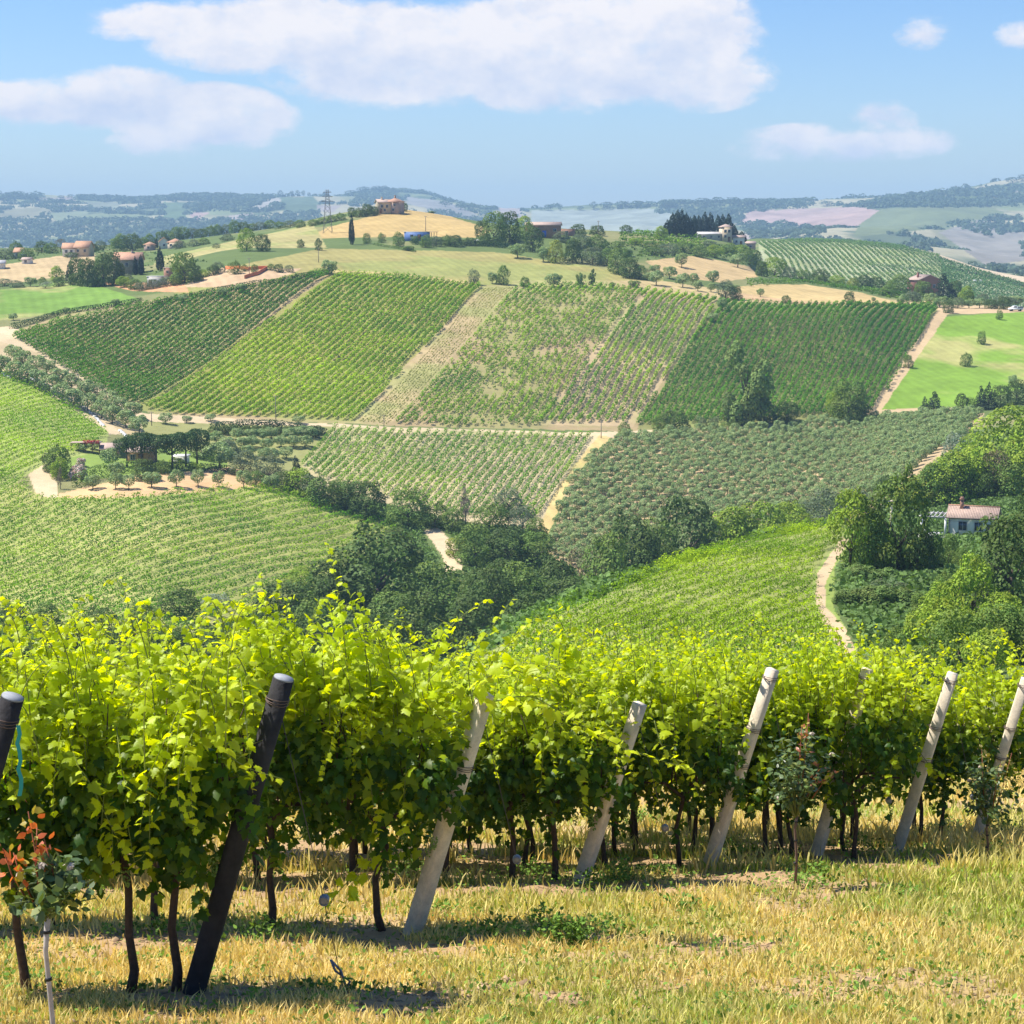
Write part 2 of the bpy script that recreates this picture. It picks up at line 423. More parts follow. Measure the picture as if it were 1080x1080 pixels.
# (structure name, colour, polygon in the photograph, nearest, farthest)
ZONES = [
 ('vineyard_soil', (.33, .25, .13), [(10,352),(60,333),(345,285),(430,293),(750,312),(998,322),(930,436),(680,455),(420,450),(160,437)], 470, 720),
 ('vineyard_soil', (.27, .25, .075), [(180,407),(352,287),(508,300),(372,445),(130,432)], 470, 720),
 ('mown_strip', (.38, .29, .15), [(508,302),(546,301),(410,449),(372,446)], 470, 700),
 ('vineyard_soil', (.40, .30, .17), [(568,448),(672,303),(755,314),(668,450)], 470, 700),
 ('vineyard_soil', (.20, .20, .07), [(672,452),(758,314),(996,322),(925,436),(700,455)], 470, 700),
 ('dry_meadow', MEADOW, [(150,300),(340,262),(520,266),(700,292),(700,306),(540,300),(505,301),(420,291),(350,284),(200,312)], 600, 900),
 ('dry_meadow', (.40, .31, .15), [(540,296),(700,296),(800,312),(1000,318),(1000,325),(760,318),(640,303),(540,302)], 600, 760),
 ('grass_bank', DRY, [(345,284),(420,288),(505,297),(505,302),(420,293),(350,287)], 600, 720),
 ('ploughed_plot', (.48,.34,.2), [(190,303),(235,282),(270,283),(318,283),(300,292),(240,303)], 600, 760),
 ('ploughed_plot', RED, [(100,297),(140,307),(200,308),(192,296),(150,298)], 600, 760),
 ('green_field', (.15, .25, .045), [(-60,313),(30,302),(70,296),(100,300),(148,316),(60,331),(-60,345)], 560, 730),
 ('wheat_field', (.43,.32,.17), [(-60,296),(0,280),(60,270),(100,268),(100,283),(60,292),(20,298),(-60,302)], 660, 900),
 ('wheat_field', WHEAT, [(325,250),(345,240),(400,226),(440,216),(520,243),(500,252),(440,258),(360,258),(325,256)], 780, 930),
 ('dry_meadow', (.33,.29,.12), [(165,272),(330,236),(345,262),(250,275),(160,285)], 740, 1000),
 ('wheat_field', (.46,.34,.15), [(775,303),(800,300),(850,300),(905,308),(950,320),(930,322),(850,318),(800,312),(780,309)], 640, 790),
 ('terrace_bank', (.42,.29,.15), [(775,309),(850,318),(950,321),(960,326),(850,321),(775,314)], 630, 760),
 ('wheat_field', (.43,.31,.15), [(680,275),(730,270),(790,281),(800,292),(760,298),(700,290)], 640, 860),
 ('green_field', (.165, .27, .035), [(996,334),(1080,328),(1400,338),(1400,420),(1080,408),(1030,426),(1000,432),(928,435)], 500, 700),
 ('dirt_track', TAN, [(990,325),(1000,330),(996,336),(930,432),(1010,430),(1000,437),(912,437)], 490, 680),
 ('dirt_track', TAN, [(985,322),(1100,322),(1400,330),(1400,338),(1080,329),(990,332)], 630, 760),
 ('dirt_track', TRACK, [(-60,352),(10,344),(25,350),(60,368),(150,436),(420,451),(620,456),(700,453),(720,456),(640,464),(420,457),(150,444),(126,436),(30,374),(0,360),(-60,362)], 470, 650),
 ('olive_ground', (.45,.35,.2), [(-40,362),(0,360),(40,372),(150,445),(150,462),(120,455),(50,408),(0,386),(-40,378)], 450, 600),
 ('dirt_track', TRACK, [(-40,380),(0,384),(40,398),(80,420),(118,446),(128,458),(112,458),(70,426),(20,398),(-40,388)], 440, 560),
 ('olive_ground', (.27,.27,.10), [(150,445),(350,450),(345,470),(318,495),(250,495),(150,490)], 430, 510),
 ('garden_lawn', (.20,.28,.06), [(85,470),(150,470),(240,480),(240,495),(150,500),(85,508),(60,495)], 400, 480),
 ('terrace_bank', (.56,.37,.19), [(50,524),(90,514),(150,502),(240,493),(280,500),(280,514),(200,520),(130,526),(60,526)], 370, 470),
 ('dirt_track', TRACK, [(30,500),(45,490),(60,502),(62,524),(40,526)], 370, 470),
 ('vineyard_soil', (.47,.38,.22), [(318,492),(350,450),(632,459),(572,560),(480,550),(420,535),(330,508)], 385, 510),
 ('dry_meadow', (.50,.38,.16), [(632,459),(650,462),(605,505),(572,575),(566,560),(590,510)], 380, 510),
 ('vineyard_soil', (.36,.35,.12), [(-400,540),(-100,520),(0,500),(50,525),(130,525),(290,513),(400,545),(420,560),(330,620),(180,680),(-400,740)], 250, 460),
 ('vineyard_soil', (.30,.34,.10), [(-400,380),(0,388),(60,422),(115,455),(110,475),(45,490),(0,520),(-400,560)], 380, 510),
 ('olive_ground', (.40,.30,.17), [(575,585),(600,510),(645,462),(730,452),(1040,436),(1010,470),(900,560),(720,600),(640,620)], 370, 520),
 ('dirt_track', TRACK, [(448,560),(462,556),(482,578),(488,600),(470,605),(466,585)], 300, 470),
 ('vineyard_soil', (.24,.26,.08), [(400,760),(560,660),(700,602),(800,570),(893,550),(880,575),(858,610),(862,640),(880,690),(900,760)], 60, 262),
 ('grass_verge', (.24,.30,.07), [(893,548),(905,560),(880,600),(880,640),(905,690),(900,760),(880,760),(862,670),(855,625),(862,600),(880,575)], 60, 262),
 ('dirt_track', (.50,.37,.22), [(888,566),(895,568),(882,592),(870,618),(872,640),(893,665),(905,690),(890,690),(866,655),(860,630),(862,606),(876,583)], 60, 262),
 # beyond the near ridge
 ('vineyard_soil', (.34,.36,.20), [(800,254),(900,252),(965,262),(1020,280),(1090,310),(1090,340),(900,330),(800,290)], 950, 1400),
 ('dirt_track', (.50,.40,.27), [(965,262),(975,262),(1085,290),(1085,299),(1030,285)], 1100, 1450),
]
FAR = [  # fields of the far hills
 ((.60,.42,.36), [(778,238),(790,222),(905,218),(928,222),(905,238),(850,240),(820,235)]), ((.55,.44,.36), [(735,245),(800,247),(815,253),(760,256)]),
 ((.24,.28,.12), [(905,238),(930,220),(1040,216),(1060,225),(1000,240),(900,250)]), ((.42,.46,.38), [(560,222),(700,220),(735,240),(650,250),(560,245)]),
 ((.18,.24,.08), [(985,212),(1060,194),(1080,192),(1040,212)]), ((.5,.40,.32), [(1050,204),(1068,198),(1078,200),(1060,208)]),
 ((.40,.36,.30), [(990,245),(1030,232),(1080,240),(1080,275),(1040,280)]), ((.52,.43,.38), [(522,219),(550,219),(550,232),(522,230)]),
 ((.55,.50,.42), [(262,221),(290,208),(298,210),(278,223)]), ((.58,.48,.40), [(230,230),(265,224),(270,228),(240,236)]), ((.58,.40,.34), [(198,224),(222,224),(205,233)]),
 ((.16,.22,.10), [(295,208),(330,207),(345,222),(300,226)]), ((.17,.24,.10), [(172,213),(196,213),(196,232),(172,230)]), ((.50,.42,.36), [(335,216),(360,217),(350,224),(335,222)]),
 ((.34,.32,.18), [(0,222),(40,218),(60,222),(30,233),(0,235)]), ((.52,.42,.36), [(30,208),(80,208),(80,213),(40,212)]), ((.38,.36,.32), [(425,207),(470,212),(500,225),(520,235),(470,225),(430,215)]),
 ((.30,.34,.18), [(50,225),(95,222),(90,230),(60,234)]), ((.32,.34,.22), [(90,213),(130,213),(120,222),(95,220)]),
]


ROW_DEPTHS = (12.7, 15.4, 19.2, 20.5, 21.9, 23.5)


def green_w(X, Y):
    f = np.clip((fbm(X, Y, 1.9, 5, 15) - .45) * 6, 0, 1)
    s = X / np.maximum(Y, 1)
    fr = .8 * np.clip((s + .02) * 3.5, 0, 1) * np.clip((19 - Y) / 5, 0, 1)          # greener towards the near right
    return np.clip(f * (.34 + .45 * np.clip((s + .12) * 5, 0, 1)) + fr * .5, 0, 1)


def bare_w(X, Y):
    b = np.clip((fbm(X, Y, 1.3, 5, 5) - .54) * 8, 0, 1)
    band = np.zeros_like(X)
    for d in ROW_DEPTHS: band = np.maximum(band, np.exp(-((Y - d + .6) / .8) ** 2))
    band = band * (Y > X * 2.2 + 10)
    return np.clip(b * .7 + band * 1.3 * np.clip((fbm(X, Y, .7, 4, 71) - .40) * 5, 0, 1), 0, .97)


def terrain_objects():
    P, Q = project(TX, TY, TZ)
    # wavy edges so that no border is ruler straight
    wob = (fbm(TX, TY, 9, 3, 51) - .5) * 3.2
    P2, Q2 = P + wob, Q + (fbm(TX, TY, 7, 3, 77) - .5) * 1.6
    names = ['ground']; zid = np.zeros(TX.shape, np.int16)
    C = np.zeros(TX.shape + (3,), np.float32)
    n1 = fbm(TX, TY, 2.2, 5, 5); n2 = fbm(TX, TY, 6.0, 4, 15); n3 = fbm(TX, TY, .5, 4, 25); big = fbm(TX, TY, 45, 4, 45)
    def mix(a, b, f): return a * (1 - f[..., None]) + np.array(b, np.float32) * f[..., None]
    # foreground: straw, bare earth between the rows, green patches
    C[:] = (.47, .37, .145)
    C[:] = mix(C, (.27, .30, .07), green_w(TX, TY) * .8)
    bare = np.clip((n1 - .5) * 6, 0, 1) * np.clip(1 - np.abs(n3 - .5), 0, 1)
    C[:] = mix(C, (.40, .26, .14), bare_w(TX, TY) * (TY < 60))
    # middle distance: undergrowth
    far = np.clip((TY - 60) / 40, 0, 1)
    under = np.empty_like(C); under[:] = (.11, .15, .045)
    under = mix(under, (.30, .26, .12), np.clip((big - .56) * 5, 0, .6))
    C = C * (1 - far[..., None]) + under * far[..., None]
    hills = TY > 1450
    hv = fbm(TX, TY, 430, 5, 61)
    hc = np.empty_like(C); hc[:] = (.17, .20, .09)
    hc = mix(hc, (.36, .32, .20), np.clip((hv - .47) * 9, 0, .9))
    hc = mix(hc, (.07, .10, .045), np.clip((fbm(TX, TY, 210, 5, 91) - .53) * 9, 0, .9))
    names.append('hills'); zid[hills] = 1
    C[hills] = hc[hills]
    for c, poly in FAR:
        s = hills & inpoly(P, Q, poly)
        C[s] = np.array(c) * (.45 + .3 * fbm(TX[s], TY[s], 60, 4, 5))[:, None]
    for nm, c, poly, d0, d1 in ZONES:
        s = (TY >= d0) & (TY <= d1)
        s &= inpoly(P2, Q2, poly)
        if nm not in names: names.append(nm)
        zid[s] = names.index(nm)
        f = .86 + .3 * fbm(TX[s], TY[s], 14, 4, len(names))
        cc = np.array(c) * f[:, None]
        if nm in ('dry_meadow', 'green_field', 'vineyard_soil', 'mown_strip'):
            g = np.clip((fbm(TX[s], TY[s], 26, 4, 13) - (.5 if nm != 'green_field' else .60)) * 4, 0, .6 if nm != 'vineyard_soil' else .4)[:, None]
            cc = cc * (1 - g) + np.array((.46, .36, .17) if nm == 'green_field' else (.24, .28, .08)) * g
        if nm in ('green_field', 'dry_meadow', 'wheat_field', 'ploughed_plot', 'mown_strip'):   # tractor lines and patchy growth
            x_, y_ = TX[s], TY[s]
            ln = np.sin((x_ * .93 + y_ * .26 + 3 * fbm(x_, y_, 60, 2, 3)) * 2 * math.pi / 3.2)
            cc = cc * (1 + .055 * ln + .30 * (fbm(x_, y_, 3.5, 4, 19) - .5))[:, None]
        C[s] = cc
    # pieces of the one land surface, cut along the borders of its fields
    nr, nc = TX.shape
    idx = np.arange(nr * nc).reshape(nr, nc)
    f = np.stack([idx[:-1, :-1], idx[:-1, 1:], idx[1:, 1:], idx[1:, :-1]], -1).reshape(-1, 4)
    fz = zid[:-1, :-1].reshape(-1)
    V = np.stack([TX, TY, TZ], -1).reshape(-1, 3); Cf = C.reshape(-1, 3)
    for k, nm in enumerate(names):
        ff = f[fz == k]
        if not len(ff): continue
        used, inv = np.unique(ff.ravel(), return_inverse=True)
        me = mesh(nm, V[used], inv, np.full(len(ff), 4), Cf[used], smooth=True)
        o = link(nm, me, [M_FARLAND if nm == 'hills' else M_GROUND])
        o['kind'] = 'structure'


terrain_objects()


def haze_box():
    mb = MB()
    mb.box((0, 4600, 0), (26000, 9900, 2))
    v = np.array(mb.v); v[:, 2] = np.where(v[:, 2] < 0, TZ.min() - 1.0, HAZE_TOP)
    v[:, 1] = np.where(v[:, 1] < 4000, -60, 9560)
    mb.v = [tuple(a) for a in v]
    m_ = bpy.data.materials.new('haze_air'); m_.use_nodes = True
    nt = m_.node_tree; nt.nodes.clear()
    o = nt.nodes.new('ShaderNodeOutputMaterial'); pv = nt.nodes.new('ShaderNodeVolumePrincipled')
    pv.inputs['Color'].default_value = (.50, .76, 1.0, 1); pv.inputs['Density'].default_value = HAZE_DENSITY
    pv.inputs['Anisotropy'].default_value = 0.0
    nt.links.new(pv.outputs[0], o.inputs['Volume'])
    ob = mb.build('haze', m_); tag(ob, 'thin blue summer haze over the far hills', None, None, 'stuff')


HAZE_TOP = float(TZ.max()) + 12
haze_box()


# ------------------------------------------------------------------ foliage made of leaf clumps
def cards(C, Nn, S, r, aspect=.8, fold=0.0):
    """one four-cornered leaf clump per centre, lying across its normal"""
    M = len(C)
    Nn = Nn / np.maximum(np.linalg.norm(Nn, axis=1, keepdims=True), 1e-6)
    a = r.normal(size=(M, 3)); a -= Nn * (a * Nn).sum(1, keepdims=True); a /= np.linalg.norm(a, axis=1, keepdims=True)
    b = np.cross(Nn, a)
    S = np.asarray(S)[:, None] * .5
    j = lambda: r.uniform(.7, 1.25, (M, 1))
    V = np.stack([C - a*S*j(), C - b*S*aspect*j(), C + a*S*j(), C + b*S*aspect*j()], 1)
    V[:, 1] -= Nn * S * fold; V[:, 3] -= Nn * S * fold
    return V.reshape(-1, 3)


def card_mesh(name, V, colper, extra=None):
    M = len(V) // 4
    f = np.arange(M * 4); s = np.full(M, 4); c = np.repeat(colper, 4, axis=0); mi = np.zeros(M, int)
    if extra is not None:                       # an MB of woody parts joined behind the leaves
        b = len(V)
        V = np.concatenate([V, np.array(extra.v)]); c = np.concatenate([c, np.array(extra.c)])
        f = np.concatenate([f, np.array([b + i for q in extra.f for i in q])]); s = np.concatenate([s, [len(q) for q in extra.f]])
        mi = np.concatenate([mi, np.ones(len(extra.f), int)])
    return mesh(name, V, f, s, c, mi)


def lump_cards(lumps, n, qs, base, r, var=.22, updn=.35, jit=.5, cols=None):
    L_ = np.array([l[0] for l in lumps]); R = np.array([l[1] for l in lumps])
    area = (R[:, 0]*R[:, 1] + R[:, 0]*R[:, 2] + R[:, 1]*R[:, 2])
    k = r.choice(len(lumps), n, p=area / area.sum())
    d = r.normal(size=(n, 3)); d /= np.linalg.norm(d, axis=1, keepdims=True)
    d[:, 2] = np.where(r.random(n) < .3, np.abs(d[:, 2]), d[:, 2])
    rad = 1 - np.abs(r.normal(0, .13, n))
    P = L_[k] + d * R[k] * rad[:, None]
    # leaves deep inside another lump are never seen: drop them
    keep = np.ones(n, bool)
    for i in range(len(lumps)):
        q = ((P - L_[i]) / R[i]); ins = (q*q).sum(1) < .5
        keep &= ~(ins & (k != i))
    P, d, k = P[keep], d[keep], k[keep]; n = len(P)
    N_ = d / R[k]; N_ /= np.linalg.norm(N_, axis=1, keepdims=True); N_ += r.normal(0, jit * .75, (n, 3)) + np.array([0, 0, updn])
    lf = r.uniform(.78, 1.25, len(lumps))
    hue = r.normal(0, .06, len(lumps))
    c = np.array(base)[None] * (lf[k] * r.uniform(1 - var, 1 + var, n))[:, None]
    c[:, 0] *= 1 + hue[k] + r.normal(0, .05, n)
    V = cards(P, N_, r.uniform(.65, 1.35, n) * qs, r)
    return V, np.clip(c, .004, .9)


KINDS = {   # crown colour, cards, leaf clump size (for a crown of width 8 m), shape
 'dark':   ((.090,.140,.032), 6500, .36, 'full'), 'mid': ((.145,.215,.042), 6500, .36, 'full'), 'bright': ((.25,.35,.035), 6500, .36, 'full'),
 'yellow': ((.25,.29,.035), 4200, .42, 'full'), 'grey': ((.14,.18,.10), 5500, .34, 'full'), 'silver': ((.27,.32,.23), 4200, .34, 'round'),
 'brown':  ((.16,.13,.07), 2600, .30, 'round'), 'bare': ((.20,.165,.15), 1500, .26, 'cone'), 'olive': ((.27,.355,.145), 2000, .56, 'globe'),
 'pine':   ((.05,.10,.022), 5200, .34, 'pine'), 'cypress': ((.022,.045,.026), 3200, .6, 'cypress'), 'airy': ((.19,.26,.07), 6500, .32, 'airy'),
 'conifer': ((.028,.052,.022), 3600, .42, 'conifer'), 'bush': ((.15,.22,.055), 2600, .55, 'bush'), 'tuft': ((.15,.20,.09), 1500, .55, 'tuft'),
 'far':    ((.05,.085,.04), 500, .95, 'round'), 'flower': ((.85,.74,.70), 4000, .5, 'bush'),
}
LOOK = {'dark': ('dark green tree', 'broadleaf_tree'), 'mid': ('mid-green tree', 'broadleaf_tree'), 'bright': ('bright yellow-green tree', 'broadleaf_tree'),
 'yellow': ('small yellowish tree', 'broadleaf_tree'), 'grey': ('grey-green tree', 'broadleaf_tree'), 'silver': ('pale silvery tree', 'willow_tree'), 'brown': ('brownish half-dry tree', 'broadleaf_tree'),
 'bare': ('leafless grey-purple tree', 'bare_tree'), 'olive': ('grey-green olive tree', 'olive_tree'), 'pine': ('umbrella pine', 'umbrella_pine'), 'cypress': ('dark slim cypress', 'cypress_tree'),
 'airy': ('tall thin-leaved pale tree', 'poplar_tree'), 'conifer': ('dark pointed conifer', 'conifer_tree'), 'bush': ('green bush', 'bush'), 'tuft': ('pale feathery willow bush', 'willow_bush'),
 'far': ('hazy blue-green tree', 'broadleaf_tree'), 'flower': ('white and pink flowering oleander', 'oleander_bush')}
M_LEAF = mat('tree_leaves', attr=True, rough=.6, spec=.12, transl=.22, tint=(1.3, 1.35, .55))
M_BARK = mat('bark', (.11, .085, .06), rough=.95, noise=[(3, .3, 4)])
_protos = {}


def crown_lumps(shape, r, W=8.0, H=8.0):
    L_ = []
    if shape == 'full':
        L_.append(((0, 0, H*.46), (W*.40, W*.40, H*.44)))
        for i in range(26):
            a = r.uniform(0, 6.28); t = r.uniform(.08, .95); rr = r.uniform(.14, .25) * W
            q = (W*.5 - rr*.7) * min(1, (1 - max(0, t - .5) ** 2 * 3.4)) * r.uniform(.75, 1.05)
            L_.append(((math.cos(a)*q, math.sin(a)*q, H*t*.9), (rr, rr, rr*r.uniform(.7, 1))))
        for i in range(8):
            a = r.uniform(0, 6.28); t = r.uniform(.5, .98); rr = r.uniform(.05, .1) * W; q = W*.47*(1.25 - t)
            L_.append(((math.cos(a)*q, math.sin(a)*q, H*t), (rr, rr, rr)))
    elif shape == 'globe':
        L_.append(((0, 0, H*.58), (W*.43, W*.43, H*.38)))
        for i in range(12):
            a = r.uniform(0, 6.28); el = r.uniform(-.5, 1.3); rr = r.uniform(.11, .19) * W
            L_.append(((math.cos(a)*math.cos(el)*(W*.5 - rr*.6), math.sin(a)*math.cos(el)*(W*.5 - rr*.6), H*.58 + math.sin(el)*(H*.42 - rr*.6)), (rr, rr, rr)))
    elif shape == 'round':
        L_.append(((0, 0, H*.54), (W*.36, W*.36, H*.37)))
        for i in range(20):
            a = r.uniform(0, 6.28); el = r.uniform(-.75, 1.35)
            rr = r.uniform(.15, .27) * W
            p = (math.cos(a)*math.cos(el)*(W*.5 - rr*.75), math.sin(a)*math.cos(el)*(W*.5 - rr*.75), H*.54 + math.sin(el)*(H*.45 - rr*.7))
            L_.append((p, (rr, rr, rr*r.uniform(.7, 1))))
        for i in range(9):
            a = r.uniform(0, 6.28); el = r.uniform(-.3, 1.4); rr = r.uniform(.06, .11) * W
            p = (math.cos(a)*math.cos(el)*W*.49, math.sin(a)*math.cos(el)*W*.49, H*.54 + math.sin(el)*H*.43)
            L_.append((p, (rr, rr, rr)))
    elif shape == 'pine':
        L_.append(((0, 0, H*.66), (W*.46, W*.46, H*.26)))
        for i in range(16):
            a = r.uniform(0, 6.28); q = r.uniform(.1, .42) * W; rr = r.uniform(.13, .2) * W
            L_.append(((math.cos(a)*q, math.sin(a)*q, H*(.82 - .25*(q/W)) ), (rr, rr, rr*.9)))
    elif shape == 'cypress':
        for i in range(15):
            t = i / 14; w = W * .5 * (min(1, .55 + t*3) * (1 - t ** 2.6 * .82))
            L_.append(((r.uniform(-.04, .04)*W, r.uniform(-.04, .04)*W, H*(.07 + .86*t)), (w, w, H*.085)))
    elif shape == 'conifer':
        for i in range(8):
            t = i / 8; w = W * .5 * (1 - t) ** .8
            for k in range(3):
                a = r.uniform(0, 6.28); L_.append(((math.cos(a)*w*.35, math.sin(a)*w*.35, H*(.1 + .85*t)), (w*.75, w*.75, H*.09)))
    elif shape == 'airy':
        for i in range(24):
            t = r.uniform(.12, .97); a = r.uniform(0, 6.28); q = W * .5 * (.25 + .6*math.sin(t*2.6)) * r.uniform(.3, 1); rr = r.uniform(.06, .14) * W
            L_.append(((math.cos(a)*q, math.sin(a)*q, H*t), (rr, rr, rr*r.uniform(.9, 1.7))))
    elif shape == 'cone':
        for i in range(12):
            t = r.uniform(.1, .95); a = r.uniform(0, 6.28); q = W*.4*(1 - t*.8)*r.uniform(.2, 1); rr = r.uniform(.1, .18)*W*(1.2 - t*.7)
            L_.append(((math.cos(a)*q, math.sin(a)*q, H*t), (rr, rr, rr*1.6)))
    else:   # bush, tuft
        for i in range(16):
            a = r.uniform(0, 6.28); q = r.uniform(0, .34)*W; rr = r.uniform(.14, .24)*W
            L_.append(((math.cos(a)*q, math.sin(a)*q, H*r.uniform(.15, .62)), (rr, rr, rr*r.uniform(.8, 1.4))))
    return L_


def tree_proto(kind, var):
    key = (kind, var)
    if key in _protos: return _protos[key]
    base, n, qs, shape = KINDS[kind]
    r = np.random.default_rng(abs(hash2(np.array([len(kind)*7 + ord(kind[0])]), np.array([var + ord(kind[1])]), 3)[0] * 1e6).astype(int))
    L_ = crown_lumps(shape, r)
    V, c = lump_cards(L_, n, qs, base, r, jit=.55 if kind != 'bare' else 1.5)
    if kind == 'flower':
        g = r.random(len(c)); c[g < .28] = np.array((.10, .15, .05)); c[(g > .8)] = np.array((.62, .22, .30))
    tr = MB()
    th = .35 if shape in ('round', 'full') else (.72 if shape == 'pine' else .5)
    if shape != 'bush':
        bend = r.uniform(-.25, .25, 2)
        tr.tube([(0, 0, -.5), (bend[0]*.4, bend[1]*.4, 8*th*.5), (bend[0], bend[1], 8*th)], [.30, .22, .15], 7)
        for i in range(6 if shape != 'bare' else 9):
            a = r.uniform(0, 6.28); z0 = 8*th*r.uniform(.55, .98)
            e = (math.cos(a)*r.uniform(1.2, 2.6), math.sin(a)*r.uniform(1.2, 2.6), z0 + r.uniform(1.0, 2.6) * (1 if shape != 'pine' else .5))
            tr.tube([(bend[0]*.8, bend[1]*.8, z0), ((e[0]+bend[0])*.5, (e[1]+bend[1])*.5, z0 + (e[2]-z0)*.4), e], [.13, .09, .03], 5)
    else:
        for i in range(5):
            a = r.uniform(0, 6.28); tr.tube([(0, 0, -.3), (math.cos(a)*1.2, math.sin(a)*1.2, 3.2)], [.12, .03], 5)
    crown = card_mesh('crown', V, c); trunk = tr.mesh('trunk')
    crown.materials.append(M_LEAF); trunk.materials.append(M_BARK)
    whole = card_mesh('tree', V, c, tr); whole.materials.append(M_LEAF); whole.materials.append(M_BARK)
    _protos[key] = (crown, trunk, whole)
    return _protos[key]


ORD = ['', 'first', 'second', 'third', 'fourth', 'fifth', 'sixth', 'seventh', 'eighth', 'ninth', 'tenth', 'eleventh', 'twelfth', 'thirteenth', 'fourteenth', 'fifteenth', 'sixteenth',
       'seventeenth', 'eighteenth', 'nineteenth']
for _t, _w in (('twentieth', 'twenty'), ('thirtieth', 'thirty'), ('fortieth', 'forty'), ('fiftieth', 'fifty'), ('sixtieth', 'sixty')):
    ORD.append(_t); ORD += [_w + '-' + ORD[k] for k in range(1, 10)]
N_TREE = [0]


def put_tree(p, W, H, kind, label, group, parts):
    N_TREE[0] += 1
    crown, trunk, whole = tree_proto(kind, N_TREE[0] % 3)
    look, nm = LOOK[kind]
    cat = 'bush' if 'bush' in nm else 'tree'
    if W < 1.8 and kind not in ('cypress', 'bare', 'conifer') and cat == 'tree' and nm != 'olive_tree': pass
    if parts:
        root = bpy.data.objects.new(nm, None); COL.objects.link(root)
        link('crown', crown, [], root); link('trunk' if cat == 'tree' else 'stems', trunk, [], root)
    else:
        root = link(nm, whole, [])
    root.location = (p[0], p[1], p[2] - .1)
    root.rotation_euler = (0, 0, random.uniform(0, 6.28))
    root.scale = (W / 8.0, W / 8.0, H / 8.0)
    tag(root, label, cat, group)
    return root


def cluster(phrase, group, d0, d1, items):
    """items: (px of the foot, py of the foot, width px, height px, kind)"""
    cnt = {}
    for it in sorted(items): cnt[it[4]] = cnt.get(it[4], 0) + 1
    seen = {}
    for px, py, w, h, kind in sorted(items):
        seen[kind] = seen.get(kind, 0) + 1
        p = hit(px, py, d0, d1)
        s = p.y / FPX
        look = LOOK[kind][0]
        lab = f'{look} {phrase}'
        if cnt[kind] > 1: lab += ', ' + (ORD[seen[kind]] + ' from the left' if seen[kind] < cnt[kind] else 'rightmost one')
        put_tree(p, w * s, h * s, kind, lab, group if len(items) > 1 else None, w >= 13)


random.seed(11)
D, M_, B_, Y_, G_, S_, BR, BA, OL, PI_, CY, AI, CO, BU, TU, FA, FL = 'dark mid bright yellow grey silver brown bare olive pine cypress airy conifer bush tuft far flower'.split()
cluster('on the bank below the lower left vineyard', 'trees below the left vineyard', 200, 340, [
 (14,668,40,34,D), (48,672,38,38,M_), (82,690,36,42,D), (104,672,44,34,D), (135,690,48,42,D), (150,664,40,32,M_), (190,652,46,34,D), (228,650,32,26,S_), (212,690,60,40,M_), (250,690,46,34,D), (175,690,40,34,M_), (20,700,50,34,D), (-25,680,50,40,D), (60,712,60,50,D), (115,715,60,50,M_), (165,716,56,50,D), (10,716,60,54,M_), (215,716,60,50,D), (262,714,60,56,D), (300,712,56,60,M_)])
cluster('in the valley wood left of the sandy track', 'trees in the valley wood', 270, 420, [
 (300,655,66,50,D), (335,690,66,70,M_), (283,690,50,45,D), (398,645,112,96,D), (352,640,62,62,D), (318,622,36,26,B_), (375,700,80,60,D), (416,668,56,52,M_), (387,546,40,46,D), (431,556,48,46,M_), (360,534,34,28,M_)])
cluster('in the valley wood right of the sandy track', 'trees in the valley wood', 290, 430, [
 (458,556,36,28,M_), (491,554,24,36,BA), (489,522,18,30,BA), (477,560,30,24,M_), (516,560,44,32,M_), (552,562,34,32,G_), (536,530,34,28,G_), (565,568,26,24,M_), (482,586,26,22,Y_), (502,594,46,44,M_), (536,594,52,40,D), (566,596,50,36,M_),
 (462,652,70,64,M_), (512,660,64,68,D), (548,656,66,66,M_), (584,655,62,70,D), (617,640,54,66,BR), (636,636,40,50,M_), (600,668,70,70,D), (560,690,70,70,D), (500,690,70,70,D), (440,690,70,70,D), (530,640,50,60,D)])
cluster('behind the small vineyard on the spur', 'trees behind the spur vineyard', 290, 420, [
 (660,632,64,96,D), (694,626,56,84,M_), (722,616,76,96,D), (640,650,62,94,M_), (676,640,58,86,D), (745,612,40,50,D), (702,632,50,60,D), (765,604,64,72,B_), (800,594,64,68,B_), (832,578,50,50,B_), (780,600,40,60,B_), (838,560,36,30,M_), (790,586,14,22,CO), (872,562,46,50,G_), (904,552,34,40,G_), (890,545,30,30,M_), (855,548,30,24,G_), (936,530,32,30,D), (940,545,40,20,G_), (965,520,30,14,BU)])
cluster('beside the bend of the path', 'trees around the white house', 200, 300, [
 (896,612,52,86,B_), (916,616,46,82,M_), (945,622,72,118,M_), (925,632,44,50,B_), (968,620,46,60,D), (980,606,36,46,M_)])
cluster('below the white house', 'trees around the white house', 112, 330, [
 (1066,640,90,118,D), (1040,662,40,48,BA), (1000,596,24,34,M_), (1048,588,24,30,D), (1014,600,20,24,M_), (1024,660,58,80,B_), (985,700,64,74,B_), (1012,712,66,76,M_), (950,700,44,46,M_), (1050,700,64,66,M_), (1086,700,60,60,D), (1042,730,60,60,B_), (970,720,50,44,M_), (990,655,40,44,B_), (1055,672,50,50,B_), (1016,690,44,50,B_), (972,652,30,30,M_), (1000,640,34,42,M_), (1092,600,60,90,D)])
cluster('covering the bank beside the path', 'bushes on the bank', 170, 290, [
 (890,640,30,22,BU), (902,662,34,24,BU), (920,650,38,30,BU), (936,668,34,28,BU), (905,615,34,26,BU), (925,615,36,24,BU), (950,648,36,28,BU), (915,690,40,26,BU), (930,632,34,26,TU), (948,628,30,22,TU), (885,660,18,14,BU), (964,660,28,24,BU), (908,636,34,24,TU), (897,690,22,18,BU)])
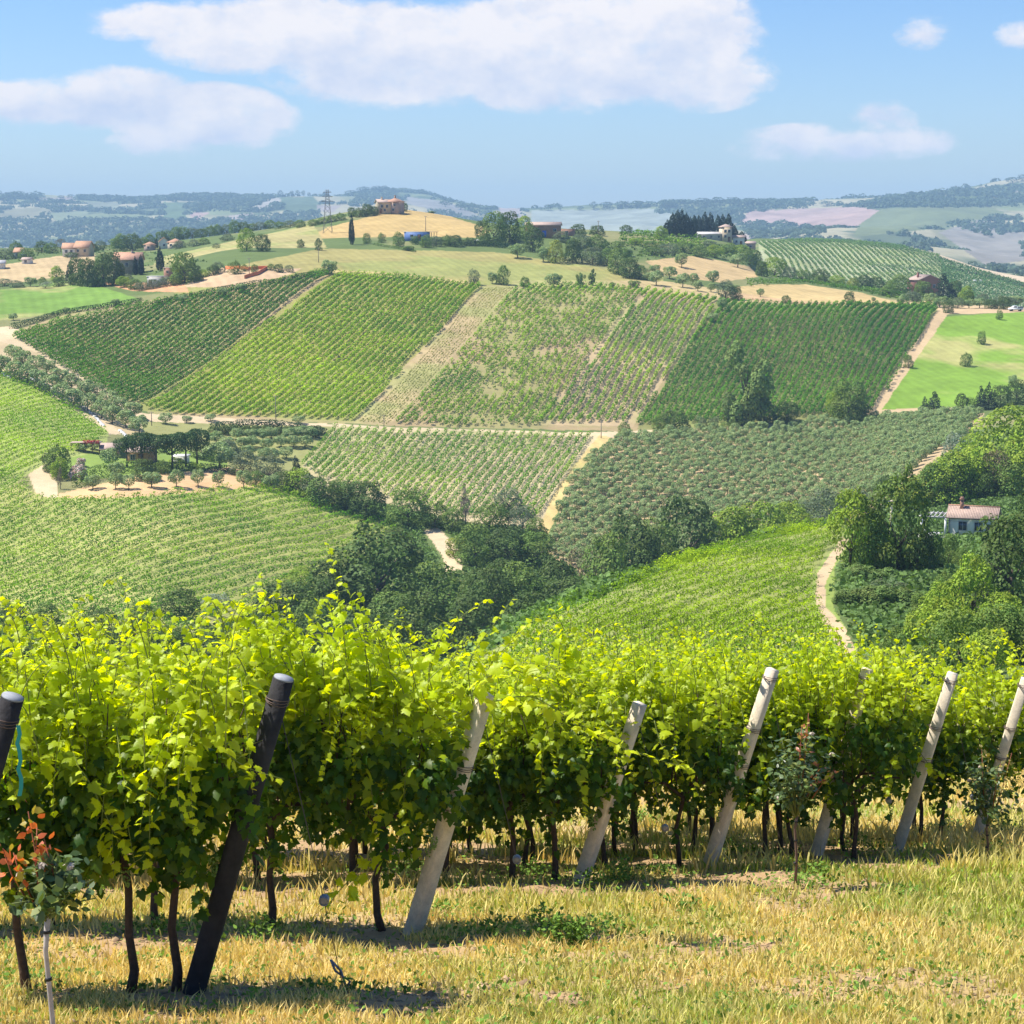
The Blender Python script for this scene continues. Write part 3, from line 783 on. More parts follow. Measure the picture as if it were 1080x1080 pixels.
cluster('on the slope above the white house', 'trees above the white house', 330, 470, [
 (1056,512,84,86,B_), (1090,520,70,84,B_), (1030,500,50,44,B_), (1066,548,50,46,M_), (1000,548,54,60,B_), (966,556,48,40,Y_), (1022,545,40,54,B_), (1048,556,36,54,BR), (1082,556,50,54,B_), (983,552,44,50,M_), (1006,500,26,44,S_), (1014,492,26,34,S_), (1010,540,44,46,D), (1036,560,40,40,D), (950,566,30,28,B_), (1075,500,60,50,M_)])
cluster('between the olive grove and the green field', 'trees along the upper edge of the grove', 470, 560, [
 (788,448,66,80,AI), (806,446,30,26,D), (776,447,22,20,D), (830,445,28,22,D), (711,457,32,26,D), (697,452,20,16,M_), (895,444,44,44,M_), (905,446,30,24,D), (884,440,26,34,B_), (740,453,15,18,TU), (752,454,17,18,TU), (765,455,14,10,M_), (985,438,24,28,CO), (975,438,14,22,CO), (1014,434,16,20,D), (1024,432,12,14,M_), (1042,432,18,32,CO), (1055,430,22,28,D), (1072,426,24,26,D), (1068,408,11,13,OL), (1034,432,16,28,CO)])
cluster('standing alone beside the bright green field', 'single trees on the green field', 480, 700, [(958,388,11,14,M_), (1018,386,14,15,M_), (1035,363,10,15,M_), (659,459,15,15,M_)])
cluster('on the bank above the sunny vineyard', 'trees along the upper edge of the vineyards', 590, 720, [
 (347,289,19,15,OL), (255,308,14,9,OL), (235,312,14,9,OL), (193,319,13,9,OL), (122,322,10,7,OL), (70,330,9,6,OL), (14,338,11,8,OL), (500,300,13,17,G_), (519,299,11,12,OL), (531,300,15,20,M_), (553,302,11,11,M_), (584,303,19,15,OL), (612,302,12,14,AI), (624,301,11,17,AI), (670,303,16,9,BU), (646,303,10,7,BU),
 (762,327,11,13,OL), (752,339,13,9,OL)])
cluster('under the terraces behind the vineyards', 'olive trees on the terraces', 600, 800, [
 (719,282,14,15,OL), (691,288,13,9,OL), (706,294,16,13,OL), (692,301,17,16,OL), (720,303,16,15,OL), (731,300,13,12,OL), (736,307,11,11,OL), (752,300,15,15,OL), (750,308,11,10,OL), (765,315,22,21,G_), (776,316,15,15,D), (802,313,9,9,OL), (829,320,11,9,D), (740,318,8,6,D), (896,321,13,14,D), (921,319,5,6,OL), (952,323,12,13,OL), (1000,330,13,14,D), (1054,337,8,11,M_), (661,270,13,9,OL), (683,296,10,9,OL)])
cluster('along the hedge behind the beige field', 'trees behind the beige field', 690, 900, [
 (778,282,18,15,OL), (791,281,24,20,M_), (803,291,14,18,D), (817,290,28,20,B_), (833,290,16,14,G_), (846,295,20,13,M_), (864,291,22,15,D), (868,299,18,10,M_), (882,302,18,12,B_), (899,304,13,11,Y_), (910,302,20,14,D), (924,300,20,15,D), (938,304,18,12,M_), (950,311,26,22,M_), (967,306,16,18,D), (937,312,20,12,M_), (962,318,20,12,G_), (976,313,16,16,M_), (995,311,28,30,CO), (1008,312,18,22,D), (1019,307,16,18,B_), (1021,316,16,12,D), (1036,316,20,12,G_), (1058,314,24,12,G_),
 (981,322,16,13,OL), (991,326,14,11,OL), (1010,325,16,12,G_), (1022,325,14,10,OL), (1033,325,14,11,OL), (1045,326,14,12,D), (1058,329,16,14,D), (1071,320,20,12,OL), (970,300,12,16,M_)])
cluster('beside the low brick building', 'trees by the brick building', 660, 830, [
 (449,261,14,14,M_), (460,260,14,12,G_), (470,259,13,12,M_), (480,260,18,14,D), (495,259,16,9,D), (510,258,16,9,M_), (521,258,30,34,M_), (509,254,18,22,D), (537,255,26,32,D), (551,252,24,24,B_), (562,265,24,26,D), (546,272,19,15,OL), (573,276,16,16,OL), (586,277,20,24,Y_), (604,277,21,29,D), (625,279,26,20,G_), (612,262,26,16,G_), (592,255,20,12,G_), (630,263,26,16,M_), (652,288,28,30,M_), (664,293,24,24,D), (676,294,18,14,M_), (640,280,20,18,M_),
 (437,256,10,8,M_), (421,260,14,16,M_), (432,264,16,6,BU), (403,256,9,11,M_), (387,257,10,11,M_)])
cluster('in the hedge beyond the terraces', 'trees of the long hedge', 760, 1000, [
 (610,248,18,12,D), (630,248,18,12,D), (660,246,14,9,D), (697,252,15,14,B_), (685,262,18,8,M_), (705,268,26,12,G_), (722,266,22,12,M_), (738,271,22,12,M_), (754,272,20,14,B_), (768,268,20,12,M_), (782,270,22,12,B_), (690,275,22,10,M_), (748,262,18,9,G_), (670,258,16,7,B_), (652,262,16,8,M_), (800,272,18,9,M_)])
cluster('in the dark avenue by the villa', 'cypresses by the villa', 880, 1040, [
 (704,251,11,17,CY), (709,250,12,24,CY), (714,250,12,28,CY), (719,250,13,29,CY), (724,250,12,25,CY), (728,250,11,21,CY), (732,250,11,23,CY), (737,249,11,22,CY), (743,249,12,26,CY), (749,249,12,26,CY), (757,248,11,24,CY), (762,248,12,25,CY), (768,250,12,27,CY), (773,252,12,17,CY), (782,256,12,12,CY), (793,257,7,6,CY)])
cluster('around the farmhouse left of the ridge', 'trees around the farmhouse', 640, 780, [
 (75,300,14,30,CO), (82,301,18,34,D), (92,302,22,30,D), (101,302,20,28,D), (110,302,22,34,D), (120,301,22,36,D), (127,300,12,26,D), (137,289,6,22,CY), (143,290,6,20,CY), (149,290,7,22,CY), (109,290,5,22,CY), (169,286,9,26,CY), (60,296,16,16,B_), (62,302,14,10,D), (45,300,10,8,M_), (32,302,14,10,OL), (5,302,18,9,G_), (18,303,16,8,G_), (48,304,16,7,S_), (131,303,18,12,B_), (142,305,18,11,M_), (150,307,16,10,G_), (162,307,18,10,G_), (175,306,16,10,G_), (186,305,16,12,M_), (195,300,30,32,M_), (203,294,18,18,D), (207,300,16,12,M_), (188,296,16,20,B_), (215,292,12,8,B_), (135,298,14,10,G_), (225,290,14,11,D)])
cluster('on the beige slope below the pylon', 'trees below the pylon', 640, 960, [
 (230,288,16,13,G_), (247,289,15,15,M_), (258,286,9,8,M_), (268,287,9,9,M_), (294,287,12,9,D), (305,287,11,8,G_), (286,285,8,7,M_), (260,265,20,24,B_), (277,265,17,21,D), (317,261,9,9,D), (336,264,8,13,D), (371,258,7,32,CY), (228,262,9,6,G_)])
cluster('on the wooded ridge behind the farmhouse', 'trees on the ridge behind the farmhouse', 820, 1150, [
 (6,276,20,12,G_), (16,270,16,16,M_), (28,273,18,12,M_), (44,266,16,12,D), (55,267,16,12,M_), (64,266,14,14,BR), (97,266,14,11,D), (106,264,14,11,G_), (90,270,12,8,M_), (128,264,22,18,M_), (140,264,22,18,D), (122,262,16,12,M_), (150,262,16,12,M_), (158,258,14,12,M_), (165,262,5,11,CY), (170,254,14,12,M_), (178,253,14,12,M_), (186,252,14,14,M_), (194,252,14,14,M_), (203,250,14,12,G_), (212,250,14,11,D), (221,248,14,12,M_), (230,246,14,12,M_), (239,245,14,11,G_), (248,245,14,14,M_), (257,243,14,11,D), (266,243,13,9,M_), (275,242,14,9,G_), (285,241,14,9,M_), (296,241,14,8,M_), (306,240,14,8,G_), (316,240,14,8,M_), (190,262,16,9,G_), (204,260,14,8,G_), (240,254,16,8,G_), (215,258,14,7,M_), (76,274,16,6,D)])
cluster('on the dome behind the hilltop house', 'trees by the hilltop house', 840, 960, [
 (371,229,9,12,D), (379,229,14,10,D), (387,228,14,13,D), (394,227,12,11,D), (427,223,7,9,D), (405,225,6,5,M_), (360,232,12,8,M_), (350,234,12,7,M_), (340,236,14,7,M_), (330,238,14,7,M_), (456,221,12,3,BU)])
cluster('beside the house with umbrella pines', 'trees in the garden of the pines', 405, 470, [
 (134,492,28,34,PI_), (150,494,34,42,PI_), (165,496,36,42,PI_), (182,496,36,42,PI_), (196,492,34,40,PI_), (208,492,32,44,PI_), (60,500,28,34,M_), (64,514,20,24,B_), (52,496,20,20,D), (152,508,26,26,D), (170,500,18,16,M_), (80,503,14,18,FL), (86,510,18,22,FL), (76,509,12,12,FL), (86,492,13,12,FL), (116,492,22,20,OL), (122,503,20,16,OL), (88,476,14,9,OL), (100,474,16,9,OL), (125,474,20,11,G_), (186,494,20,12,B_), (205,497,16,10,B_)])
cluster('on the bare bank in front of the garden', 'olive trees on the bare bank', 380, 440, [
 (98,516,18,16,OL), (122,516,16,19,OL), (136,516,16,16,OL), (160,514,22,17,OL), (186,514,17,20,OL), (209,513,15,19,OL), (231,513,14,17,OL), (257,514,18,19,OL), (244,500,10,8,BU), (64,516,12,24,BA)])
cluster('between the garden and the lower vineyard', 'shrubs between garden and vineyard', 400, 480, [
 (232,494,36,28,OL), (214,484,26,22,D), (240,484,30,22,G_), (257,503,30,30,G_), (282,509,34,32,G_), (312,500,14,22,CO), (316,522,40,30,B_), (300,517,30,22,D), (342,534,42,34,M_), (330,528,30,30,G_), (372,540,34,34,D), (286,518,20,18,OL), (270,512,22,16,M_), (355,520,22,16,M_)])
rr = random.Random(5)
cluster('in the small grove right of the pines', 'olive trees in the small grove', 430, 510, [
 (250 + i*13 + rr.uniform(-3, 3) + (j % 2)*6, 463 + j*10 + rr.uniform(-2, 2), 17, 13, OL) for j in range(3) for i in range(7 - j)] + [(238,478,20,18,OL), (228,468,18,14,OL)] +
 [(226 + i*11, 458, 15, 9 + (i % 3), D) for i in range(11)])
cluster('in the double row along the sandy track', 'olive trees along the sandy track', 440, 570, [
 (2 + i*13.0 + rr.uniform(-2, 2), 392 + i*6.1 + rr.uniform(-2, 2), 23, 20, OL) for i in range(12)] + [(14 + i*12.5 + rr.uniform(-2, 2), 380 + i*6.0 + rr.uniform(-2, 2), 22, 18, OL) for i in range(11)] + [(175,447,16,12,OL), (197,446,12,8,OL), (222,444,13,8,OL), (315,447,14,9,OL)])
cluster('on the skyline of the far hills', 'trees on the far skyline', 3600, 8200, [
 (126,215,7,7,FA), (137,214,7,7,FA), (85,211,9,6,FA), (99,210,7,6,FA), (110,212,13,6,FA), (117,212,8,5,FA), (20,210,16,8,FA), (32,211,16,8,FA), (44,212,8,6,FA), (8,211,14,6,FA), (64,210,8,4,FA), (75,210,9,5,FA), (296,207,6,7,FA), (308,207,5,6,FA), (314,207,6,6,FA), (320,207,5,6,FA), (326,208,4,5,FA), (34,212,12,6,FA),
 (370,207,14,6,FA), (384,204,16,7,FA), (398,203,14,7,FA), (406,203,10,7,FA), (416,206,12,6,FA), (470,218,14,7,FA), (486,221,16,7,FA), (500,222,14,6,FA), (570,222,5,4,FA), (578,222,10,6,FA), (591,222,6,6,FA), (612,222,7,5,FA), (626,221,9,8,FA), (640,220,16,7,FA), (656,219,16,7,FA), (672,219,16,7,FA),
 (704,219,16,7,FA), (718,218,14,8,FA), (740,217,20,8,FA), (756,216,16,8,FA), (774,217,18,9,FA), (790,217,18,8,FA), (806,218,18,7,FA), (822,219,14,5,FA), (843,217,10,5,FA), (858,217,6,4,FA), (872,217,16,5,FA), (886,216,8,4,FA), (908,216,8,5,FA), (948,213,6,5,FA), (962,212,8,7,FA), (976,211,10,5,FA), (1034,199,4,5,FA), (1068,193,14,6,FA), (1078,191,10,7,FA), (1004,204,3,3,FA)])


def far_woods():
    """the woods and hedges that spread over the far hills: nobody could count their trees"""
    r = np.random.default_rng(77)
    n = 46000
    Y = 1550 + 4900 * r.random(n) ** .75; X = r.uniform(-.3, .3, n) * Y
    P, Q = project(X, Y, zat(X, Y))
    f = fbm(X, Y, 400, 5, 133)
    g = fbm(X, Y, 110, 3, 18)
    keep = (f > .575) | ((g > .66) & (r.random(n) < .5))
    for c, poly in FAR: keep &= ~inpoly(P, Q, poly)
    for poly in ([(700,214),(860,212),(850,222),(690,226)], [(380,204),(410,200),(420,216),(370,218)], [(930,210),(1080,196),(1080,218),(960,220)], [(0,232),(230,232),(340,222),(330,250),(0,262)], [(780,238),(850,238),(900,258),(800,256)], [(1000,236),(1080,226),(1080,245),(1040,250)]):
        keep |= inpoly(P, Q, poly) & (r.random(n) < .55)
    X, Y = X[keep], Y[keep]; n = len(X)
    Z = zat(X, Y)
    K = 14
    d = r.normal(size=(n, K, 3)); d /= np.linalg.norm(d, axis=2, keepdims=True); d[..., 2] = np.abs(d[..., 2])
    R = (r.uniform(2.5, 6, n) * (1 + Y / 5000))[:, None, None] * np.array([1.2, 1.2, 1.0])
    C = np.stack([X, Y, Z], 1)[:, None] + d * R
    col = np.array((.065, .10, .05)) * r.uniform(.7, 1.5, (n, K, 1))
    V = cards(C.reshape(-1, 3), (d + r.normal(0, .3, d.shape)).reshape(-1, 3), r.uniform(3, 5.5, n*K) * np.repeat(1 + Y / 5000, K), r)
    o = link('distant_woods', card_mesh('distant_woods', V, col.reshape(-1, 3)), [M_LEAF])
    tag(o, 'woods and hedges spread over the hazy far hills', None, None, 'stuff')


far_woods()


# ------------------------------------------------------------------ rows: vineyards and the olive grove
def row_points(A, B, n, poly, d0, d1, step, jit, r, ext=1.5, wob=0.0, across=None, par=False):
    a0, a1 = [np.array(hit(*p, d0, d1))[:2] for p in A]; b0, b1 = [np.array(hit(*p, d0, d1))[:2] for p in B]
    if par: b1 = b0 + (a1 - a0)
    out = []
    e_ = n if across is None else across
    d_ = (a1 - a0) / np.linalg.norm(a1 - a0); w_ = (b0 + b1 - a0 - a1) / 2; print('SPACING', poly[0], round(abs(d_[0]*w_[1] - d_[1]*w_[0]) / n, 2))
    for i in range(-e_, n + e_):
        t = (i + .5) / n if n > 1 else .5
        p0 = a0 + (b0 - a0) * t; p1 = a1 + (b1 - a1) * t; L_ = np.linalg.norm(p1 - p0); dr = (p1 - p0) / L_
        s = np.arange(-L_ * ext, L_ * (1 + ext), step); s = s + r.uniform(-jit, jit, len(s)) * step
        pt = p0 + dr * s[:, None]
        pt = pt + np.array([-dr[1], dr[0]]) * r.normal(0, .10 + wob, len(s))[:, None]
        out.append(np.concatenate([pt, np.tile(dr, (len(s), 1)), np.full((len(s), 1), i)], 1))
    o = np.concatenate(out)
    o = o[(o[:, 1] > d0) & (o[:, 1] < d1)]
    Z = zat(o[:, 0], o[:, 1]); P, Q = project(o[:, 0], o[:, 1], Z)
    e = (fbm(o[:, 0], o[:, 1], 6, 3, 9) - .5) * 3
    k = inpoly(P + e, Q + e * .4, poly)
    return o[k], Z[k], P[k], Q[k]


def vine_cards(o, Z, K, width, h0, h1, qs, col, r, length=1.2):
    n = len(o)
    u = r.uniform(-.5, .5, (n, K)) * length; ang = r.uniform(0, 6.283, (n, K)); q = np.sqrt(r.uniform(.25, 1, (n, K)))
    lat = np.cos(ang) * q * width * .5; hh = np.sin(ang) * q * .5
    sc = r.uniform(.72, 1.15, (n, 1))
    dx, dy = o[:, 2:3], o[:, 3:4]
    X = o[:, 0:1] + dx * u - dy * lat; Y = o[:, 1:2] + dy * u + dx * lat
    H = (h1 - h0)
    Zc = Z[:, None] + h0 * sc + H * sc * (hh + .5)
    C = np.stack([X, Y, Zc], -1).reshape(-1, 3)
    N_ = np.stack([-dy * np.cos(ang), dx * np.cos(ang), np.sin(ang)], -1) + r.normal(0, .45, (n, K, 3)) + np.array([0, 0, .3])
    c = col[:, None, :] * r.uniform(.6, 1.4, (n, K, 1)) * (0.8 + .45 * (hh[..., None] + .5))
    return cards(C, N_.reshape(-1, 3), r.uniform(.65, 1.35, n*K) * qs, r), np.clip(c.reshape(-1, 3), .004, .9)


M_VINE = mat('vineyard_leaves', attr=True, rough=.65, spec=.06, transl=.30, tint=(1.4, 1.6, .2))


def vine_block(name, label, A, B, n, poly, d0, d1, c0, c1, gap=.03, K=16, width=.9, h0=.45, h1=1.75, qs=.42, step=.92, cmap=None, seed=0, wob=0.0, hold=None, across=0, ext=1.5, par=False):
    r = np.random.default_rng(500 + seed)
    o, Z, P, Q = row_points(A, B, n, poly, d0, d1, step, .12, r, wob=wob, across=across, ext=ext, par=par)
    m = fbm(o[:, 0], o[:, 1], 18, 4, seed + 3)
    g = fbm(o[:, 0], o[:, 1], 5, 3, seed + 40)
    k = r.random(len(o)) > gap * (1 + 1.5 * (g > .55))
    if gap > .1: k &= g < (.64 + .1 * r.random(len(o)))
    o, Z, P, Q, m = o[k], Z[k], P[k], Q[k], m[k]
    w = np.clip((m - .5) * 3.2 + .5, 0, 1)
    if cmap: w = np.clip(w * .5 + cmap(P, Q), 0, 1)
    col = np.array(c0) * (1 - w[:, None]) + np.array(c1) * w[:, None]
    col = col * r.uniform(.8, 1.25, (len(o), 1))
    if hold is not None:                       # the nearest vines are objects of their own
        vis = (P > -10) & (P < 1090) & (Q < 690)
        near = np.argsort(np.where(vis, o[:, 1], 1e9))[:hold]
        mk = np.zeros(len(o), bool); mk[near] = True
        single_vines(o[mk], Z[mk], K, width, h0, h1, qs, col[mk].mean(0), r)
        o, Z, col = o[~mk], Z[~mk], col[~mk]
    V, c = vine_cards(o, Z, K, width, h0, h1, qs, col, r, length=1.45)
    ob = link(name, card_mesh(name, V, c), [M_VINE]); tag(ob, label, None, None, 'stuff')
    return len(o)


def single_vines(o, Z, K, width, h0, h1, qs, col, r):
    metas = []
    for v in range(6):
        V, c = vine_cards(np.array([[0, 0, 1, 0, 0.]]), np.array([0.]), K + 20, width, h0, h1, qs, np.array([col]) * (.85 + .06 * v), r)
        mb = MB(); mb.tube([(0, 0, -.2), (.04, .02, .5), (-.03, 0, 1.0)], [.05, .04, .03], 5)
        me = card_mesh('grapevine', V, c, mb); me.materials.append(M_VINE); me.materials.append(M_BARK); metas.append(me)
    for i in range(len(o)):
        ob = link('grapevine', metas[i % 6], [])
        ob.location = (o[i, 0], o[i, 1], Z[i]); ob.rotation_euler = (0, 0, math.atan2(o[i, 3], o[i, 2]) + (math.pi if i % 2 else 0))
        tag(ob, 'small leafy grapevine in the dense vineyard on the near spur', 'grapevine', 'grapevines on the near spur')


EX = dict(
 z=vine_block('mown_rows', 'thin mown grass lines running up the bare strip', [(376,446),(512,303)], [(408,448),(543,303)], 9, [(376,444),(511,304),(544,303),(410,447)], 470, 700, (.20,.22,.07), (.30,.28,.10), gap=.1, K=5, width=.5, h0=.0, h1=.12, qs=.4, step=.9, seed=31),
 a=vine_block('hillside_vineyard', 'dark green vineyard rows on the upper left slope', [(10,350),(32,337)], [(184,408),(354,289)], 34,
   [(12,356),(60,340),(180,316),(270,303),(345,286),(354,289),(310,322),(184,408),(150,426),(130,424),(60,385),(25,362)], 470, 720, (.06,.16,.02), (.10,.22,.02), K=30, width=1.0, h1=1.95, seed=1),
 b=vine_block('hillside_vineyard', 'yellow-green vineyard rows left of the mown strip', [(188,409),(357,289)], [(374,444),(508,304)], 24,
   [(150,430),(186,410),(357,290),(425,292),(508,303),(374,444),(300,440),(190,438)], 470, 720, (.13,.26,.015), (.33,.44,.012), gap=.04, K=30, width=.95, h1=1.9, seed=2,
   cmap=lambda P, Q: np.clip(1.0 - np.hypot((P - 300) / 130, (Q - 395) / 60), 0, 1) * 1.0 + .1),
 c=vine_block('hillside_vineyard', 'patchy vineyard rows with bare gaps on the middle slope', [(414,447),(546,304)], [(566,451),(664,303)], 17,
   [(414,447),(546,303),(600,300),(680,305),(567,449),(480,450)], 470, 700, (.11,.24,.02), (.22,.34,.02), gap=.14, K=25, width=.95, h1=1.85, seed=3, wob=.06, across=5),
 d=vine_block('hillside_vineyard', 'widely spaced vineyard rows beside the patchy ones', [(572,449),(674,304)], [(668,449),(753,314)], 10,
   [(569,446),(682,306),(756,316),(742,345),(664,446)], 470, 700, (.11,.25,.02), (.24,.37,.02), gap=.04, K=28, width=.9, h1=1.8, seed=4, across=3),
 e=vine_block('hillside_vineyard', 'dense green vineyard rows beside the bright field', [(676,450),(760,318)], [(922,433),(990,323)], 31,
   [(670,449),(760,318),(775,320),(850,322),(990,323),(922,434),(800,444)], 470, 700, (.06,.17,.02), (.11,.25,.02), K=30, width=1.05, h1=1.95, seed=5, across=5),
 f=vine_block('hillside_vineyard', 'thin vineyard rows below the sandy road', [(318,488),(351,451)], [(573,541),(626,460)], 31,
   [(318,490),(351,452),(420,456),(626,460),(573,550),(530,548),(470,545),(420,530),(340,505)], 385, 515, (.10,.23,.02), (.20,.33,.02), gap=.04, K=27, width=.95, h1=1.75, qs=.36, seed=6),
 g=vine_block('valley_vineyard', 'large green vineyard in the lower left valley', [(0,640),(200,560)], [(60,680),(290,590)], 9,
   [(-200,490),(-60,500),(0,500),(26,508),(36,528),(60,529),(130,527),(200,520),(280,514),(330,523),(400,546),(420,560),(340,615),(240,650),(180,670),(90,670),(-200,740)], 250, 460, (.10,.23,.012), (.22,.34,.012), gap=.03, K=34, width=1.45, h0=.35, h1=1.8, qs=.32, seed=7, step=1.0, across=90, ext=6, par=True),
 h=vine_block('valley_vineyard', 'bright dense vineyard left of the sandy track', [(0,440),(60,425)], [(0,480),(100,455)], 9,
   [(-300,380),(0,390),(40,408),(80,432),(112,458),(100,470),(60,486),(34,494),(24,504),(-10,508),(-300,520)], 380, 515, (.17,.31,.015), (.31,.43,.015), gap=.02, K=24, width=1.5, h0=.5, h1=1.8, qs=.34, seed=8, across=60, ext=6, par=True),
 i=vine_block('spur_vineyard', 'dense bright vineyard on the near spur', [(700,636),(840,590)], [(760,690),(868,655)], 7,
   [(500,760),(540,682),(576,655),(640,628),(700,602),(800,572),(892,552),(880,572),(857,606),(859,645),(880,690),(890,760)], 80, 262, (.15,.25,.012), (.29,.38,.015), gap=.02, K=66, width=.95, h0=.4, h1=1.75, qs=.185, seed=9, step=1.0, hold=222, across=60, ext=3, par=True),
 j=vine_block('distant_vineyard', 'pale vineyard rows on the round hill beyond the ridge', [(812,255),(846,292)], [(965,264),(1020,306)], 26,
   [(800,256),(850,253),(930,255),(990,270),(1010,300),(900,320),(820,290)], 950, 1400, (.08,.15,.06), (.12,.19,.07), gap=.04, K=9, width=1.3, h1=1.9, qs=.8, step=1.5, seed=10, across=30),
 k=vine_block('distant_vineyard', 'dark green vineyard on the falling right shoulder', [(985,272),(1080,300)], [(960,300),(1080,345)], 36,
   [(990,272),(1030,285),(1085,301),(1090,340),(1000,315)], 950, 1400, (.06,.13,.05), (.08,.16,.06), gap=.02, K=8, width=1.6, h1=1.9, qs=.95, step=1.8, seed=12, across=30),
)


def olive_grove():
    r = np.random.default_rng(90)
    poly = [(577,582),(602,512),(648,466),(700,458),(780,456),(900,444),(1035,438),(1012,468),(985,482),(905,548),(880,562),(740,590),(700,606),(640,615),(600,600)]
    o, Z, P, Q = row_points([(600,584),(690,522)], [(860,545),(1000,470)], 14, poly, 360, 530, 5.6, .09, r, ext=4, wob=.12, across=60, par=True)
    k = (o[:, 1] > 360)
    o, Z, P, Q = o[k], Z[k], P[k], Q[k]
    order = np.argsort(o[:, 1])
    near, rest = order[:285], order[285:]
    for i in near:
        W = r.uniform(2.9, 3.7); H = W * r.uniform(.85, 1.0)
        put_tree((o[i, 0], o[i, 1], Z[i]), W, H, 'olive', 'rounded grey-green olive tree planted in the large grove', 'olive trees of the large grove', False)
    Vs, Cs = [], []
    for i in rest:
        me = tree_proto('olive', int(i) % 3)[0]
        v = np.empty(len(me.vertices) * 3, np.float32); me.vertices.foreach_get('co', v); v = v.reshape(-1, 3)
        c = np.empty(len(me.vertices) * 4, np.float32); me.attributes['Col'].data.foreach_get('color', c); c = c.reshape(-1, 4)[::4, :3]
        W = r.uniform(2.9, 3.7); a = r.uniform(0, 6.28)
        v = v * np.array([W/8, W/8, W/8*.92]); v = np.stack([v[:, 0]*math.cos(a) - v[:, 1]*math.sin(a), v[:, 0]*math.sin(a) + v[:, 1]*math.cos(a), v[:, 2]], 1)
        Vs.append(v + np.array([o[i, 0], o[i, 1], Z[i] - .1])); Cs.append(c)
    if Vs:
        ob = link('olive_grove', card_mesh('olive_grove', np.concatenate(Vs), np.concatenate(Cs)), [M_LEAF]); tag(ob, 'upper rows of the large olive grove', None, None, 'stuff')
    print('OLIVES', len(o), 'VINES', EX, 'TREES', N_TREE[0])


olive_grove()

M_TRUNK = mat('vine_bark', (.085, .055, .038), rough=.95, noise=[(25, .35, 5)], bump=(40, .8, .01))
M_CONC = mat('concrete_post', (.66, .56, .42), rough=.92, spec=.15, noise=[(2.2, .22, 7), (9, .14, 6), (60, .10, 3)], bump=(45, .6, .006))
M_TAR = mat('tarred_wood', (.035, .033, .034), rough=.85, spec=.15, noise=[(6, .4, 6)], bump=(26, .9, .010))
M_CUT = mat('weathered_post_end', (.30, .31, .33), rough=.85, noise=[(20, .2, 4)])
M_WIRE = mat('rusty_wire', (.14, .10, .085), rough=.6, metal=.5)
M_GREY = mat('galvanised_steel', (.24, .24, .25), rough=.5, metal=.4, noise=[(50, .2, 3)])


# ------------------------------------------------------------------ hedges, undergrowth
def hedge(pts, label, w, h, col, d0, d1, qs=.35, dens=14, group='clipped and wild hedges', step=.6, nm='hedge'):
    r = np.random.default_rng(int(pts[0][0]) + 31)
    P = [np.array(hit(*p, d0, d1)) for p in pts]
    C, N_ = [], []
    for a, b in zip(P, P[1:]):
        L_ = np.linalg.norm((b - a)[:2]); n = int(L_ * dens * (w + 2*h)); t = r.random(n); dr = (b - a) / max(L_, .01)
        u = r.random(n) * (w + 2*h); side = u < h; top = (u >= h) & (u < h + w)
        lat = np.where(side, -w/2, np.where(top, u - h - w/2, w/2)); z = np.where(side, u, np.where(top, h, u - h - w))
        z = z * (1 + .25 * (vnoise(t * L_ / 2.0, lat, 4) - .5)); lat = lat * (1 + .3*(vnoise(t*L_/1.3, z, 8) - .5))
        x = a[0] + (b[0]-a[0])*t - dr[1]*lat; y = a[1] + (b[1]-a[1])*t + dr[0]*lat
        C.append(np.stack([x, y, zat(x, y) + z], 1)); N_.append(np.stack([-dr[1]*np.sign(lat)*(~top), dr[0]*np.sign(lat)*(~top), top*1.0 + .2], 1) + r.normal(0, .4, (n, 3)))
    C = np.concatenate(C); N_ = np.concatenate(N_); c = np.array(col) * r.uniform(.65, 1.4, (len(C), 1))
    o = link(nm, card_mesh(nm, cards(C, N_, r.uniform(.7, 1.3, len(C))*qs, r), c), [M_LEAF]); tag(o, label, 'hedge', group)


hedge([(12,347),(60,333),(110,325),(150,319)], 'low dark hedge between the green field and the upper left vineyard', 1.4, 1.5, (.05,.10,.03), 560, 720)
hedge([(160,324),(190,316),(240,306),(300,298),(343,289)], 'low dark hedge along the top of the upper left vineyard', 1.4, 1.4, (.05,.10,.03), 560, 720)
hedge([(80,515),(95,508),(118,500)], 'clipped green hedge in the garden corner beside the oleander', 2.0, 2.6, (.10,.18,.03), 390, 450, qs=.3)
hedge([(118,500),(145,497)], 'clipped light green garden hedge above the olive trees', 2.0, 2.2, (.14,.22,.035), 390, 450, qs=.3)
hedge([(150,497),(190,496),(245,499)], 'dark clipped hedge under the umbrella pines', 1.6, 1.7, (.045,.09,.03), 400, 460, qs=.3)
hedge([(224,455),(270,452),(300,453),(342,462)], 'dark dense hedge below the road beside the small olive grove', 3.0, 2.0, (.045,.085,.035), 440, 510, qs=.38)
hedge([(434,258),(480,258),(536,262)], 'long dark hedge in front of the blue shed', 1.6, 1.9, (.05,.10,.03), 660, 830)
hedge([(395,258),(412,261),(438,266)], 'low green garden bed on the meadow below the blue shed', 1.8, .6, (.13,.20,.04), 660, 830)
hedge([(760,315),(800,317),(850,322),(900,324)], 'dry reddish scrub along the bank below the beige field', 1.0, .6, (.25,.17,.08), 600, 790, dens=5)
hedge([(355,290),(420,295),(500,302)], 'dry brown scrub along the top of the yellow-green vineyard', .9, .5, (.26,.20,.09), 600, 720, dens=5)
hedge([(1000,283),(1040,292),(1086,304)], 'thin dark hedge on the crest of the far right shoulder', 1.2, 1.2, (.06,.10,.05), 950, 1400, qs=.8, dens=4)


